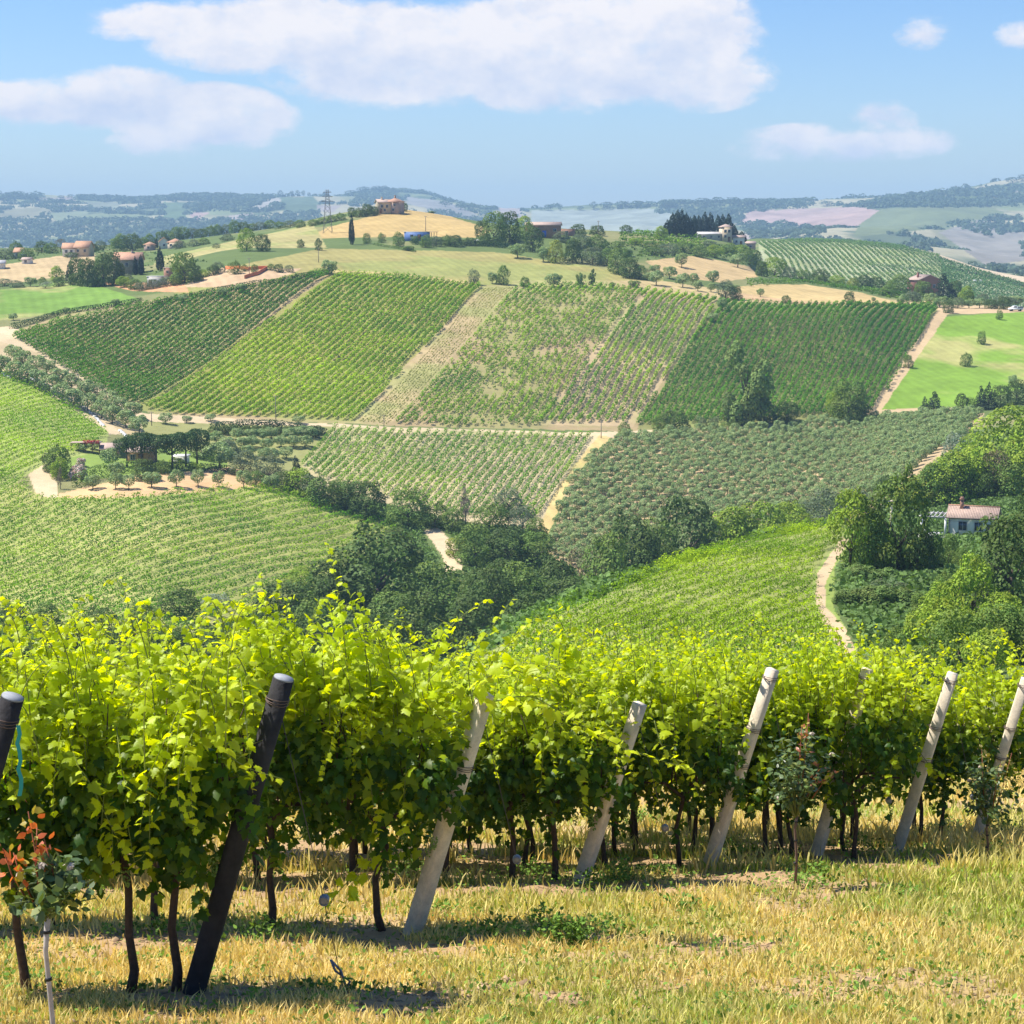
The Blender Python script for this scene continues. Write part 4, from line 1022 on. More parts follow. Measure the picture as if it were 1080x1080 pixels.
def undergrowth():
    r = np.random.default_rng(66)
    areas = [([(0,640),(140,665),(230,640),(340,600),(400,560),(350,520),(420,515),(480,530),(560,530),(580,580),(720,600),(860,545),(1000,480),(1030,440),(1200,400),(1200,760),(900,760),(905,690),(875,640),(885,600),(900,556),(800,572),(700,604),(590,660),(400,760),(0,760)], 130, 430, 90000, (.11,.18,.045), .9),
             ([(595,262),(700,248),(800,268),(960,300),(1100,318),(1100,324),(980,322),(930,312),(800,290),(700,275),(600,270)], 690, 1000, 5000, (.11,.17,.045), 1.3),
             ([(-60,300),(60,292),(200,292),(235,283),(200,270),(100,262),(0,270),(-60,280)], 690, 1000, 1500, (.10,.15,.05), 1.2)]
    V = []; Cc = []
    road = [z[2] for z in ZONES if z[0] in ('dirt_track', 'wheat_field', 'terrace_bank', 'green_field', 'ploughed_plot', 'garden_lawn', 'grass_verge')]
    vin = [z for z in ZONES if z[0] in ('vineyard_soil', 'olive_ground')]
    for poly, d0, d1, n, col, hh in areas:
        Y = np.sqrt(r.uniform(d0**2, d1**2, n*4)); X = r.uniform(-.36, .36, n*4) * Y; Z = zat(X, Y); P, Q = project(X, Y, Z)
        k = inpoly(P, Q, poly)
        for q in road:
            for ox, oy in ((0, 0), (7, 0), (-7, 0), (0, -5)): k &= ~inpoly(P + ox, Q + oy, q)
        for z in vin: k &= ~(inpoly(P, Q, z[2]) & (Y >= z[3]) & (Y <= z[4]))
        X, Y, Z = X[k][:n], Y[k][:n], Z[k][:n]; m = len(X)
        f = fbm(X, Y, 9, 4, 12); h = hh * (.3 + 2.6 * np.clip(f - .35, 0, 1))
        K = 3
        C = np.stack([X, Y, Z], 1)[:, None] + r.normal(0, .5, (m, K, 3)) * np.array([1, 1, 0]) + np.array([0, 0, 1]) * (r.random((m, K, 1)) * h[:, None, None])
        N_ = r.normal(0, .5, (m*K, 3)) + np.array([0, 0, .6]); S = r.uniform(.3, .8, m*K) * (1 if d1 < 500 else 2)
        c = np.array(col) * (r.uniform(.6, 1.4, (m, K, 1)) * (.7 + .9*fbm(X, Y, 25, 3, 2))[:, None, None])
        V.append(cards(C.reshape(-1, 3), N_, S, r)); Cc.append(c.reshape(-1, 3))
    o = link('undergrowth', card_mesh('undergrowth', np.concatenate(V), np.concatenate(Cc)), [M_LEAF]); tag(o, 'green scrub and ivy between the valley trees', None, None, 'stuff')


undergrowth()

# ------------------------------------------------------------------ buildings
M_TILE = mat('roof_tiles', (.46, .26, .17), rough=.9, noise=[(1.2, .18, 5), (8, .15, 2)])
M_TILE_P = mat('pale_roof_tiles', (.42, .31, .25), rough=.9, noise=[(1.5, .2, 5), (9, .2, 2)])
M_TILE_O = mat('orange_roof_tiles', (.46, .26, .16), rough=.9, noise=[(1.2, .15, 4)])
M_WHITE = mat('white_render', (.78, .76, .72), rough=.85, noise=[(.8, .06, 4)])
M_CREAM = mat('cream_render', (.60, .48, .34), rough=.9, noise=[(.8, .1, 4)])
M_BRICK = mat('brick_wall', (.36, .20, .14), rough=.9, noise=[(1.0, .2, 5), (6, .15, 2)])
M_STONE = mat('stone_wall', (.34, .28, .23), rough=.95, noise=[(1.0, .25, 5)])
M_REDW = mat('red_render', (.36, .16, .12), rough=.9, noise=[(1.0, .1, 4)])
M_GLASS = mat('dark_window', (.05, .06, .075), rough=.15, spec=.6)
M_FRAME = mat('window_frame', (.55, .53, .5), rough=.6)
M_WOOD = mat('brown_wood', (.20, .11, .06), rough=.8, noise=[(6, .2, 3)])
M_BLUE = mat('blue_paint', (.05, .13, .50), rough=.6)
M_BLUEW = mat('blue_sheet', (.10, .18, .42), rough=.6, noise=[(1, .1, 3)])
M_CONCW = mat('pale_block', (.50, .48, .46), rough=.9, noise=[(1, .1, 4)])


def house(name, label, px, py, d0, d1, wpx, hpx, dep, rot, roof, rpx, wall, tile, wins=(), door=None, chim=(), cat='house', group=None, flat=None):
    """a building whose front is wpx wide and hpx high where it stands; wins = (x 0..1, z 0..1, w m, h m)"""
    p = hit(px, py, d0, d1); s = p.y / FPX; W, H, R = wpx*s, hpx*s, rpx*s
    root = bpy.data.objects.new(name, None); COL.objects.link(root); root.location = p; root.rotation_euler = (0, 0, rot)
    tag(root, label, cat, group)
    mb = MB()
    if roof == 'gable_side':      # gable ends at left and right
        hw, hd = W/2, dep/2
        mb.add([(-hw,-hd,-1.5),(hw,-hd,-1.5),(hw,hd,-1.5),(-hw,hd,-1.5),(-hw,-hd,H),(hw,-hd,H),(hw,hd,H),(-hw,hd,H),(-hw,0,H+R),(hw,0,H+R)], [(0,1,5,4),(2,3,7,6),(1,2,6,9,5),(3,0,4,8,7),(0,3,2,1)])
    elif roof == 'gable_front':
        hw, hd = W/2, dep/2
        mb.add([(-hw,-hd,-1.5),(hw,-hd,-1.5),(hw,hd,-1.5),(-hw,hd,-1.5),(-hw,-hd,H),(hw,-hd,H),(hw,hd,H),(-hw,hd,H),(0,-hd,H+R),(0,hd,H+R)], [(0,1,5,8,4),(2,3,7,9,6),(1,2,6,5),(3,0,4,7),(0,3,2,1)])
    else:
        mb.box((0, 0, (H-1.5)/2), (W, dep, H+1.5))
    mb.build('wall', wall, root)
    o_ = .45; t = .22; rb = MB(); hw, hd = W/2 + o_, dep/2 + o_
    if roof == 'gable_side':
        k = o_ * R / (dep/2)
        for sg in (-1, 1):
            a = [(-hw, sg*hd, H-k+.05), (hw, sg*hd, H-k+.05), (hw, 0, H+R+.05), (-hw, 0, H+R+.05)]
            rb.add(a + [(x, y, z+t) for x, y, z in a], [(0,1,2,3),(7,6,5,4),(0,4,5,1),(1,5,6,2),(3,2,6,7),(0,3,7,4)])
    elif roof == 'gable_front':
        k = o_ * R / (W/2)
        for sg in (-1, 1):
            a = [(sg*hw, -hd, H-k+.05), (sg*hw, hd, H-k+.05), (0, hd, H+R+.05), (0, -hd, H+R+.05)]
            rb.add(a + [(x, y, z+t) for x, y, z in a], [(0,1,2,3),(7,6,5,4),(0,4,5,1),(1,5,6,2),(3,2,6,7),(0,3,7,4)])
    elif roof == 'hip':
        q = min(W, dep) * .42
        a = [(-hw,-hd,H),(hw,-hd,H),(hw,hd,H),(-hw,hd,H),(-hw+q if W > dep else 0,0,H+R),(hw-q if W > dep else .01,0,H+R)]
        rb.add(a + [(-hw,-hd,H-t),(hw,-hd,H-t),(hw,hd,H-t),(-hw,hd,H-t)], [(0,1,5,4),(1,2,5),(2,3,4,5),(3,0,4),(6,7,1,0),(7,8,2,1),(8,9,3,2),(9,6,0,3),(9,8,7,6)])
    else:
        rb.box((0, 0, H + .12), (W + .5, dep + .5, .24))
    ro = rb.build('roof', tile, root)
    for cx in chim:
        c = MB(); c.box((cx*W - W/2, -.3, H + R*.75 + .5), (.7, .7, 1.8)); c.box((cx*W - W/2, -.3, H + R*.75 + 1.5), (.9, .9, .18)); c.build('chimney', wall, ro)
    for wx, wz, ww, wh in wins:
        x, z = wx*W - W/2, wz*H
        f = MB()
        for bx, bz, bw, bh in ((0, wh/2, ww+.2, .1), (0, -wh/2, ww+.3, .12), (-ww/2, 0, .1, wh), (ww/2, 0, .1, wh), (0, 0, .06, wh)):
            f.box((x+bx, -dep/2 - .05, z+bz), (bw, .12, bh))
        fo = f.build('window', M_FRAME, root)
        g = MB(); g.box((x, -dep/2 - .012, z), (ww - .1, .03, wh - .1)); g.build('pane', M_GLASS, fo)
    if door:
        x, ww, wh, m_ = door
        g = MB(); g.box((x*W - W/2, -dep/2 - .04, wh/2), (ww, .09, wh)); g.build('door', m_, root)
    return root, p, s, W, H


house('farmhouse', 'brown-roofed farmhouse standing among cypresses on the left ridge', 136, 289, 680, 780, 28, 15, 9, .05, 'gable_side', 7, M_STONE, M_TILE, [(.15,.65,1.1,1.4),(.5,.65,1.1,1.4),(.85,.65,1.1,1.4)], (.3,1.3,2.2,M_WOOD), (.65,), 'farmhouse')
house('shed', 'long low grey shed beside the ridge farmhouse', 166, 301, 640, 720, 17, 9, 5, -.1, 'flat', 0, M_CONCW, M_CONCW, [(.5,.6,.9,.7)], (.2,1.2,2.0,M_WOOD), cat='shed')
house('outbuilding', 'small square brick outbuilding between shed and leafy tree', 178, 294, 650, 720, 8, 11, 4, 0, 'flat', 0, M_BRICK, M_TILE_P, [(.5,.65,.8,.8)], None, cat='outbuilding')
house('village_house', 'orange-roofed white house on the left, seen beyond the beige field, left of two', 74, 270, 820, 930, 13, 8, 8, .1, 'gable_side', 5, M_WHITE, M_TILE_O, [(.3,.6,1,1.2),(.7,.6,1,1.2)], None, (), 'house', 'village houses on the left')
house('village_house', 'orange-roofed cream house beyond the beige field, right one of the pair', 89, 270, 830, 930, 15, 9, 8, -.1, 'gable_side', 6, M_CREAM, M_TILE_O, [(.25,.6,1,1.2),(.75,.6,1,1.2)], None, (), 'house', 'village houses on the left')
house('village_house', 'small white house with reddish roof near the left edge', 21, 272, 820, 930, 8, 6, 7, 0, 'gable_side', 4, M_WHITE, M_TILE_O, [(.5,.6,1,1.1)], None, (), 'house', 'village houses on the left')
house('village_house', 'tiny white cottage under trees at the left edge of the beige field', 29, 278, 760, 900, 8, 4, 6, 0, 'gable_side', 2, M_WHITE, M_TILE_P, [(.5,.6,1,1)], None, (), 'house', 'village houses on the left')
house('village_house', 'grey-roofed low barn cut by the left edge', -2, 283, 700, 860, 14, 5, 8, .2, 'gable_side', 3, M_WHITE, M_CONCW, [], (.5,1.4,2,M_WOOD), (), 'barn', 'village houses on the left')
house('pink_house', 'pink house with low roof left of the tall cypress on the ridge', 158, 264, 860, 1000, 9, 6, 7, 0, 'hip', 3, M_TILE_P, M_TILE_O, [(.5,.5,1,1)], None, (), 'house', 'pink houses on the ridge')
house('pink_house', 'pink house with white gable, middle one on the wooded ridge', 173, 262, 860, 1000, 10, 7, 7, .2, 'gable_front', 4, M_WHITE, M_TILE_O, [(.5,.5,1,1)], None, (), 'house', 'pink houses on the ridge')
house('pink_house', 'long pink house at the right end of the ridge houses', 185, 262, 860, 1000, 12, 6, 7, -.1, 'hip', 4, M_CREAM, M_TILE_O, [(.3,.5,1,1),(.7,.5,1,1)], None, (), 'house', 'pink houses on the ridge')
house('hilltop_house', 'cream stone house on top of the beige dome', 404, 225, 860, 940, 13, 11, 8, .25, 'gable_side', 3, M_CREAM, M_TILE_P, [(.3,.65,1.1,1.3),(.7,.65,1.1,1.3),(.5,.3,1,1.2)], (.2,1.2,2.1,M_WOOD), (.4,), 'house')
house('hilltop_house', 'pinkish higher house adjoining the cream one on the beige dome', 417, 225, 860, 940, 13, 12, 8, -.3, 'hip', 4, M_TILE_P, M_TILE, [(.3,.7,1.1,1.3),(.7,.7,1.1,1.3),(.6,.3,1.1,1.3)], (.3,1.2,2.1,M_WOOD), (.5,), 'house')
house('brick_building', 'long low brick building with blue door behind dark trees', 573, 250, 760, 840, 36, 12, 9, -.08, 'gable_side', 3, M_BRICK, M_TILE_P, [(.15,.6,1.2,1.2),(.35,.6,1.2,1.2),(.85,.6,1.2,1.2)], (.55,1.6,2.6,M_BLUE), (), 'building')
house('brick_annex', 'small brick annex with flat roof right of the long brick building', 598, 248, 760, 840, 16, 6, 7, -.08, 'flat', 0, M_BRICK, M_TILE_P, [(.5,.5,1.2,1)], None, (), 'annex')
r_, p_, s_, W_, H_ = house('blue_shed', 'blue-walled open shed at the foot of the beige dome', 440, 253, 700, 860, 26, 8, 6, 0, 'flat', 0, M_BLUEW, M_CONCW, [(.3,.55,1.2,.8)], (.6,1.5,2.2,M_WOOD), (), 'shed')
for k in range(3):
    m = MB(); m.box((W_/2 + .8 + 1.1*k, -2.2, H_/2 - .5), (.22, .22, H_ + 1)); m.build('post', M_WOOD, r_)
m = MB(); m.box((W_/2 + 1.8, -1.0, H_ + .12), (3.6, 4, .16)); m.build('canopy', M_TILE_P, r_)
house('villa', 'pale villa with raised block right of the cypress avenue', 765, 256, 900, 1040, 10, 15, 8, .1, 'hip', 3, M_CREAM, M_TILE_P, [(.3,.7,1.1,1.3),(.7,.7,1.1,1.3),(.3,.35,1.1,1.3)], (.7,1.2,2.2,M_WOOD), (), 'villa')
house('long_annex', 'low long pale annex left of the villa', 749, 254, 900, 1040, 26, 5, 7, .05, 'gable_side', 2, M_CONCW, M_CONCW, [(.2,.5,1,1),(.5,.5,1,1),(.8,.5,1,1)], None, (), 'annex')
house('villa_cottage', 'small grey-white cottage right of the villa', 779, 259, 900, 1040, 12, 8, 7, -.1, 'gable_side', 2, M_WHITE, M_TILE_P, [(.3,.5,1,1.1)], (.7,1.1,2,M_WOOD), (), 'cottage')
house('villa_cottage', 'low pinkish cottage at the right end by the villa', 791, 259, 900, 1040, 10, 6, 7, 0, 'gable_side', 2, M_TILE_P, M_TILE_P, [(.5,.5,1,1)], None, (), 'cottage')
house('red_house', 'red house with shallow pale gable roof above the hedge on the right', 974, 310, 700, 800, 26, 17, 9, .35, 'gable_front', 5, M_REDW, M_TILE_P, [(.3,.62,1.2,1.4),(.7,.62,1.2,1.4)], (.5,1.3,2.2,M_WOOD), (.2,), 'house')
house('garden_house', 'low house with orange wall behind the umbrella pines', 150, 486, 420, 480, 22, 11, 8, -.1, 'gable_side', 4, M_TILE_O, M_TILE_P, [(.3,.55,1.1,1.2)], (.7,1.2,2.1,M_WOOD), (), 'house')
house('garden_house', 'pink-roofed low building left of the umbrella pines', 117, 478, 420, 480, 17, 6, 7, .1, 'gable_side', 4, M_CREAM, M_TILE_P, [(.4,.55,1,1)], None, (), 'outbuilding')
r_, p_, s_, W_, H_ = house('carport', 'white-walled carport under the right umbrella pine', 191, 487, 420, 480, 15, 6, 4, 0, 'flat', 0, M_WHITE, M_WHITE, [(.5,.5,.8,.8)], None, (), 'carport')
# pergola with red flowers
p = hit(91, 476, 420, 480); s = p.y / FPX
root = bpy.data.objects.new('pergola', None); COL.objects.link(root); root.location = p; tag(root, 'long pergola with red flowers left of the pink-roofed building', 'pergola')
m = MB(); m.box((0, 0, 2.1), (32*s, 2.4, .14)); m.build('top', M_TILE_P, root)
for k in range(5):
    m = MB(); m.box((-15*s + 30*s*k/4, -1.0, .5), (.16, .16, 3.1)); m.build('post', M_WOOD, root)
rq = np.random.default_rng(4); C_ = np.stack([rq.uniform(-2*s, 15*s, 260), rq.uniform(-1.4, -.6, 260), rq.uniform(1.9, 2.7, 260)], 1)
link('flowers', card_mesh('flowers', cards(C_, rq.normal(size=(260, 3)), rq.uniform(.2, .45, 260), rq), np.array((.50, .06, .08)) * rq.uniform(.6, 1.3, (260, 1))), [M_LEAF], root)


def white_house():
    p = hit(1026, 577, 255, 330); s = p.y / FPX
    root = bpy.data.objects.new('white_house', None); COL.objects.link(root); root.location = p; root.rotation_euler = (0, 0, -.35)
    tag(root, 'white house with pale tiled roof and chimney among trees on the right', 'house')
    W, H, dep, R = 6.2, 2.9, 4.4, 1.1
    hw, hd = W/2, dep/2
    mb = MB(); mb.add([(-hw,-hd,-2.5),(hw,-hd,-2.5),(hw,hd,-2.5),(-hw,hd,-2.5),(-hw,-hd,H),(hw,-hd,H),(hw,hd,H),(-hw,hd,H),(-hw,0,H+R),(hw,0,H+R)], [(0,1,5,4),(2,3,7,6),(1,2,6,9,5),(3,0,4,8,7),(0,3,2,1)]); mb.build('wall', M_WHITE, root)
    rb = MB(); o_ = .35; k = o_*R/hd
    for sg in (-1, 1):
        a = [(-hw-.35, sg*(hd+o_), H-k+.03), (hw+.35, sg*(hd+o_), H-k+.03), (hw+.35, 0, H+R+.03), (-hw-.35, 0, H+R+.03)]
        rb.add(a + [(x, y, z+.12) for x, y, z in a], [(0,1,2,3),(7,6,5,4),(0,4,5,1),(1,5,6,2),(3,2,6,7),(0,3,7,4)])
        for q in range(33):                                  # rounded tile courses running down the slope
            x = -hw - .3 + (W + .6) * q / 32
            rb.tube([(x, sg*(hd+o_), H-k+.15), (x, 0, H+R+.15)], .055, 5)
    ro = rb.build('roof', M_TILE_P, root)
    rg = MB(); rg.tube([(-hw-.35, 0, H+R+.2), (hw+.35, 0, H+R+.2)], .09, 6); rg.build('ridge', M_TILE, ro)
    c = MB(); c.box((-1.6, -.5, H+R+.35), (.45, .45, 1.5)); c.box((-1.6, -.5, H+R+1.15), (.6, .6, .1)); c.box((-1.6, -.5, H+R+1.32), (.4, .4, .2)); c.build('chimney', M_BRICK, ro)
    g = MB(); g.tube([(-hw-.35, -hd-o_-.06, H-k+.02), (hw+.35, -hd-o_-.06, H-k+.02)], .06, 6); g.tube([(-hw+.1, -hd-.1, H-k), (-hw+.1, -hd-.1, -1)], .045, 6); g.build('gutter', M_TAR, root)
    for x in (-1.2, .9):
        f = MB()
        for bx, bz, bw, bh in ((0, .62, 1.2, .08), (0, -.62, 1.3, .1), (-.56, 0, .08, 1.2), (.56, 0, .08, 1.2), (0, 0, .05, 1.2)): f.box((x+bx, -hd-.04, 1.7+bz), (bw, .1, bh))
        fo = f.build('window', M_FRAME, root); g = MB(); g.box((x, -hd-.01, 1.7), (1.04, .03, 1.16)); g.build('pane', M_GLASS, fo)
    d = MB(); d.box((2.5, -hd-.03, 1.0), (.95, .08, 2.1)); d.build('door', M_WOOD, root)
    # open porch at the left: terrace, two columns, beams
    t = MB(); t.box((-hw-2.1, -.3, -1.0), (4.2, 4.4, 2.1)); t.build('terrace', M_WHITE, root)
    for x, y in ((-hw-3.6, -2.2), (-hw-3.6, 1.5), (-hw-.4, -2.2)):
        c = MB(); c.box((x, y, 1.35), (.28, .28, 2.6)); c.build('column', M_WHITE, root)
    b = MB(); b.box((-hw-1.9, -2.2, 2.75), (4.2, .22, .2)); b.box((-hw-1.9, 1.5, 2.75), (4.2, .22, .2))
    for q in range(7): b.box((-hw-3.7 + .6*q, -.35, 2.92), (.1, 4.3, .12))
    b.build('pergola', M_CONCW, root)


white_house()


# ------------------------------------------------------------------ poles, pylon, vehicles, netting
M_STEEL = mat('dull_steel', (.16, .17, .19), rough=.6, metal=.3)
M_POLEW = mat('grey_wood_pole', (.24, .20, .16), rough=.9)
M_CAR = mat('white_paint', (.75, .75, .75), rough=.3, spec=.5)
M_TYRE = mat('tyre', (.02, .02, .02), rough=.8)
M_NET = mat('orange_netting', (.75, .20, .06), rough=.8)
M_SHEET = mat('white_sheet', (.50, .49, .50), rough=.9, noise=[(2.5, .35, 5)])


def pylon():
    p = hit(346, 262, 800, 1000); s = p.y / FPX; H = 45*s
    root = bpy.data.objects.new('pylon', None); COL.objects.link(root); root.location = p; tag(root, 'tall steel lattice pylon left of the beige dome', 'pylon')
    b = 1.9; t = .45; m = MB(); L = lambda z: b + (t - b) * (z / H)
    for sx in (-1, 1):
        for sy in (-1, 1): m.tube([(sx*b, sy*b, -.5), (sx*t, sy*t, H)], .055, 4)
    z = 0
    while z < H - 1:
        z2 = z + L(z)*1.6; a, c = L(z), L(min(z2, H))
        z2 = min(z2, H)
        for q in ((-1,-1,1,-1), (1,-1,1,1), (1,1,-1,1), (-1,1,-1,-1)):
            m.tube([(q[0]*a, q[1]*a, z), (q[2]*c, q[3]*c, z2)], .035, 4); m.tube([(q[2]*a, q[3]*a, z), (q[0]*c, q[1]*c, z2)], .035, 4)
        z = z2
    m.build('mast', M_STEEL, root)
    for k, (z, w) in enumerate(((.72, 2.6), (.83, 2.2), (.93, 1.7))):
        a = MB(); a.tube([(-w, 0, H*z), (w, 0, H*z)], .09, 4); a.tube([(-w, 0, H*z), (0, 0, H*z + 1)], .06, 4); a.tube([(w, 0, H*z), (0, 0, H*z + 1)], .06, 4); a.build('cross_arm', M_STEEL, root)


pylon()
for px, py, top, d0, d1, lab, rad in [(291, 447, 417, 440, 560, 'grey wooden pole at the road below the yellow-green vineyard', .12), (405, 453, 437, 440, 560, 'grey wooden pole at the foot of the mown strip', .12), (160, 449, 434, 440, 560, 'grey wooden pole by the road junction above the pines', .12),
                                      (634, 462, 444, 440, 560, 'grey wooden pole where the road ends near the olive grove', .12), (449, 244, 228, 780, 930, 'brown pole on the beige dome behind the blue shed', .16), (631, 249, 233, 780, 1000, 'wooden pole above the vineyard beyond the brick building', .16), (263, 289, 272, 640, 740, 'thin pole beside the bush on the ploughed plot', .12), (336, 277, 262, 680, 760, 'wooden pole on the meadow below the pylon', .12)]:
    p = hit(px, py, d0, d1); s = p.y / FPX; H = (py - top) * s
    root = bpy.data.objects.new('utility_pole', None); COL.objects.link(root); root.location = p; tag(root, lab, 'pole', 'utility poles')
    m = MB(); m.tube([(0, 0, -.5), (0, 0, H)], [rad, rad*.7], 7); m.build('shaft', M_POLEW, root)
    m = MB(); m.box((0, 0, H - .35), (1.1, .1, .1))
    for x in (-.45, .45): m.tube([(x, 0, H - .3), (x, 0, H - .12)], .05, 6)
    m.build('cross_bar', M_POLEW, root)
p = hit(939, 575, 235, 330); s = p.y / FPX; H = (575 - 526) * s
root = bpy.data.objects.new('power_pole', None); COL.objects.link(root); root.location = p; tag(root, 'pale concrete power pole rising above the trees left of the white house', 'pole')
m = MB(); m.tube([(0, 0, -.5), (0, 0, H)], [.22, .15], 8); m.build('shaft', M_CONC, root)
m = MB(); m.box((0, 0, H - .2), (1.3, .12, .12)); m.tube([(-.5, 0, H-.15), (-.5, 0, H+.1)], .05, 6); m.tube([(.5, 0, H-.15), (.5, 0, H+.1)], .05, 6); m.build('cross_bar', M_STEEL, root)
m = MB(); e = Vector((11, 6, 2.2)); m.tube([Vector((.5, 0, H+.1)).lerp(e, k/10) - Vector((0, 0, .8*math.sin(k/10*math.pi))) for k in range(11)], .02, 4); m.build('wire', M_STEEL, root)


def vehicle(px, py, d0, d1, label, kind, rot):
    p = hit(px, py, d0, d1); root = bpy.data.objects.new(kind, None); COL.objects.link(root); root.location = p; root.rotation_euler = (0, 0, rot); tag(root, label, 'truck' if kind == 'pickup_truck' else 'car')
    m = MB(); prof = [(-2.5,.45),(-2.5,1.0),(-1.5,1.15),(-.9,1.85),(.35,1.9),(.5,1.1),(2.6,1.1),(2.6,.45)] if kind == 'pickup_truck' else [(-2.0,.4),(-2.0,.85),(-1.1,1.0),(-.5,1.45),(1.0,1.48),(1.7,1.0),(2.0,.9),(2.0,.4)]
    n = len(prof); m.add([(x, -.85, z) for x, z in prof] + [(x, .85, z) for x, z in prof], [list(range(n)), list(range(2*n-1, n-1, -1))] + [[i, (i+1) % n, n + (i+1) % n, n + i][::-1] for i in range(n)]); m.build('body', M_CAR, root)
    g = MB()
    for sy in (-.86, .86): g.add([(-1.25, sy, 1.2), (.2, sy, 1.2), (.1, sy, 1.75), (-.85, sy, 1.75)] if kind == 'pickup_truck' else [(-.9, sy, 1.02), (1.1, sy, 1.02), (.8, sy, 1.38), (-.45, sy, 1.36)], [(0,1,2,3)])
    g.build('window', M_GLASS, root)
    for x in (-1.6, 1.6) if kind == 'pickup_truck' else (-1.25, 1.25):
        for y in (-.8, .8):
            w = MB(); w.tube([(x, y-.1, .36), (x, y+.1, .36)], .36, 14); w.build('wheel', M_TYRE, root)
    if kind == 'pickup_truck':
        b = MB(); b.box((1.6, 0, 1.35), (1.9, 1.7, .5)); b.build('cargo_bed', M_STEEL, root)


vehicle(1071, 328, 640, 740, 'white pickup truck with dark bed parked at the right edge by the olive hedge', 'pickup_truck', .1)
vehicle(505, 256, 700, 830, 'small white car parked behind the hedge left of the dark trees', 'parked_car', 0)
for k, (px, w) in enumerate(((1028, 3), (1034, 3))):
    p = hit(px, 298, 980, 1300); m = MB(); s = p.y/FPX; m.box((0, 0, .8), (w*s, 1.5, 1.6)); m.box((0, 0, 1.68), (w*s+.3, 1.8, .12))
    o = m.build('white_hut', M_WHITE, None, p); tag(o, ('left' if k == 0 else 'right') + ' one of two tiny white huts in the far dark vineyard', 'hut', 'tiny white huts')


def strip(name, pts, w, h, m_, label, cat, d0, d1, group=None, flat=False):
    P = [hit(*q, d0, d1) for q in pts]; m = MB(); off = P[0].copy()
    up = Vector((0, 0, h))
    fine = []
    for a, b in zip(P, P[1:]):
        for k in range(6): fine.append(a.lerp(b, k/6))
    fine.append(P[-1])
    for i, q in enumerate(fine): q.z = float(zat(q.x, q.y)) + .04
    for i, (a, b) in enumerate(zip(fine, fine[1:])):
        d = (b - a).normalized(); n_ = Vector((-d.y, d.x, 0)) * w/2
        if flat: n_ *= 1 + .3*math.sin(i*2.1)
        m.add([a - n_ - off, b - n_ - off, b + n_ - off, a + n_ - off, a - n_*.7 + up - off, b - n_*.7 + up - off, b + n_*.7 + up - off, a + n_*.7 + up - off], [(0,1,5,4),(2,3,7,6),(4,5,6,7)])
    o = m.build(name, m_, None, off); tag(o, label, cat, group)


strip('orange_netting', [(238,284),(262,285),(282,284),(272,290),(258,294)], .25, 1.1, M_NET, 'orange safety netting round the ploughed plot', 'netting', 600, 760)
for k, (pts, lab) in enumerate([([(1,392),(5,396),(12,399)], 'white sheet on the ground under the first olive tree at the left edge'), ([(32,399),(38,402),(46,404)], 'white sheet on the ground below the olive trees, second from the left'), ([(46,405),(52,407),(57,411)], 'pale sheet beside the sandy track where the olive row bends'),
                                ([(88,428),(92,433),(98,438)], 'white sheet under the middle of the olive row'), ([(99,438),(104,444),(110,450)], 'long white sheet under the lower olive trees of the row'), ([(126,454),(131,458),(134,462)], 'small white sheet at the lower end of the olive row')]):
    strip('ground_sheet', pts, .9, .25, M_SHEET, lab, 'sheet', 440, 570, 'white sheets under the olive row', True)
vine_block('ridge_vineyard', 'bright green vineyard strips behind the terraces', [(660,262),(740,262)], [(700,246),(730,246)], 7, [(652,246),(720,244),(756,258),(745,266),(700,264),(655,258)], 760, 1000, (.12,.22,.03), (.18,.28,.035), gap=.05, K=10, width=1.2, qs=.8, step=1.5, seed=21)
vine_block('ridge_vineyard', 'green vineyard strip behind the beige field', [(785,303),(960,318)], [(800,294),(960,308)], 6, [(785,297),(850,297),(960,311),(955,319),(905,308),(850,300),(785,303)], 690, 860, (.10,.20,.03), (.15,.25,.035), gap=.05, K=12, width=1.1, qs=.6, step=1.3, seed=22)


# ------------------------------------------------------------------ the foreground vineyard
def leaf_template(fine):
    if fine:
        h = [(.10, -.10), (.24, -.15), (.30, -.04), (.43, -.02), (.37, .12), (.43, .22), (.55, .36), (.40, .40), (.31, .47), (.31, .62), (.20, .70), (.12, .86)]
    else:
        h = [(.20, -.14), (.42, -.02), (.34, .14), (.52, .37), (.30, .44), (.22, .68)]
    pts = [(0, .03)] + h + [(0, 1.0)] + [(-x, y) for x, y in reversed(h)]
    v = [(0, .34)] + pts
    v = np.array([(x, y, -.30 * abs(x) ** 1.3 - .28 * (y - .3) ** 2 + .02 * math.sin(9 * x + 5 * y)) for x, y in v])
    n = len(pts)
    f = np.array([(0, i + 1, (i + 1) % n + 1) for i in range(n)])
    return v, f


LEAF_F, LEAF_C = leaf_template(True), leaf_template(False)
OVAL = (np.array([(0, 0, 0), (.24, .25, -.05), (.28, .55, -.06), (0, 1.0, -.1), (-.28, .55, -.06), (-.24, .25, -.05)]), np.array([(0, 1, 2), (0, 2, 3), (0, 3, 4), (0, 4, 5)]))


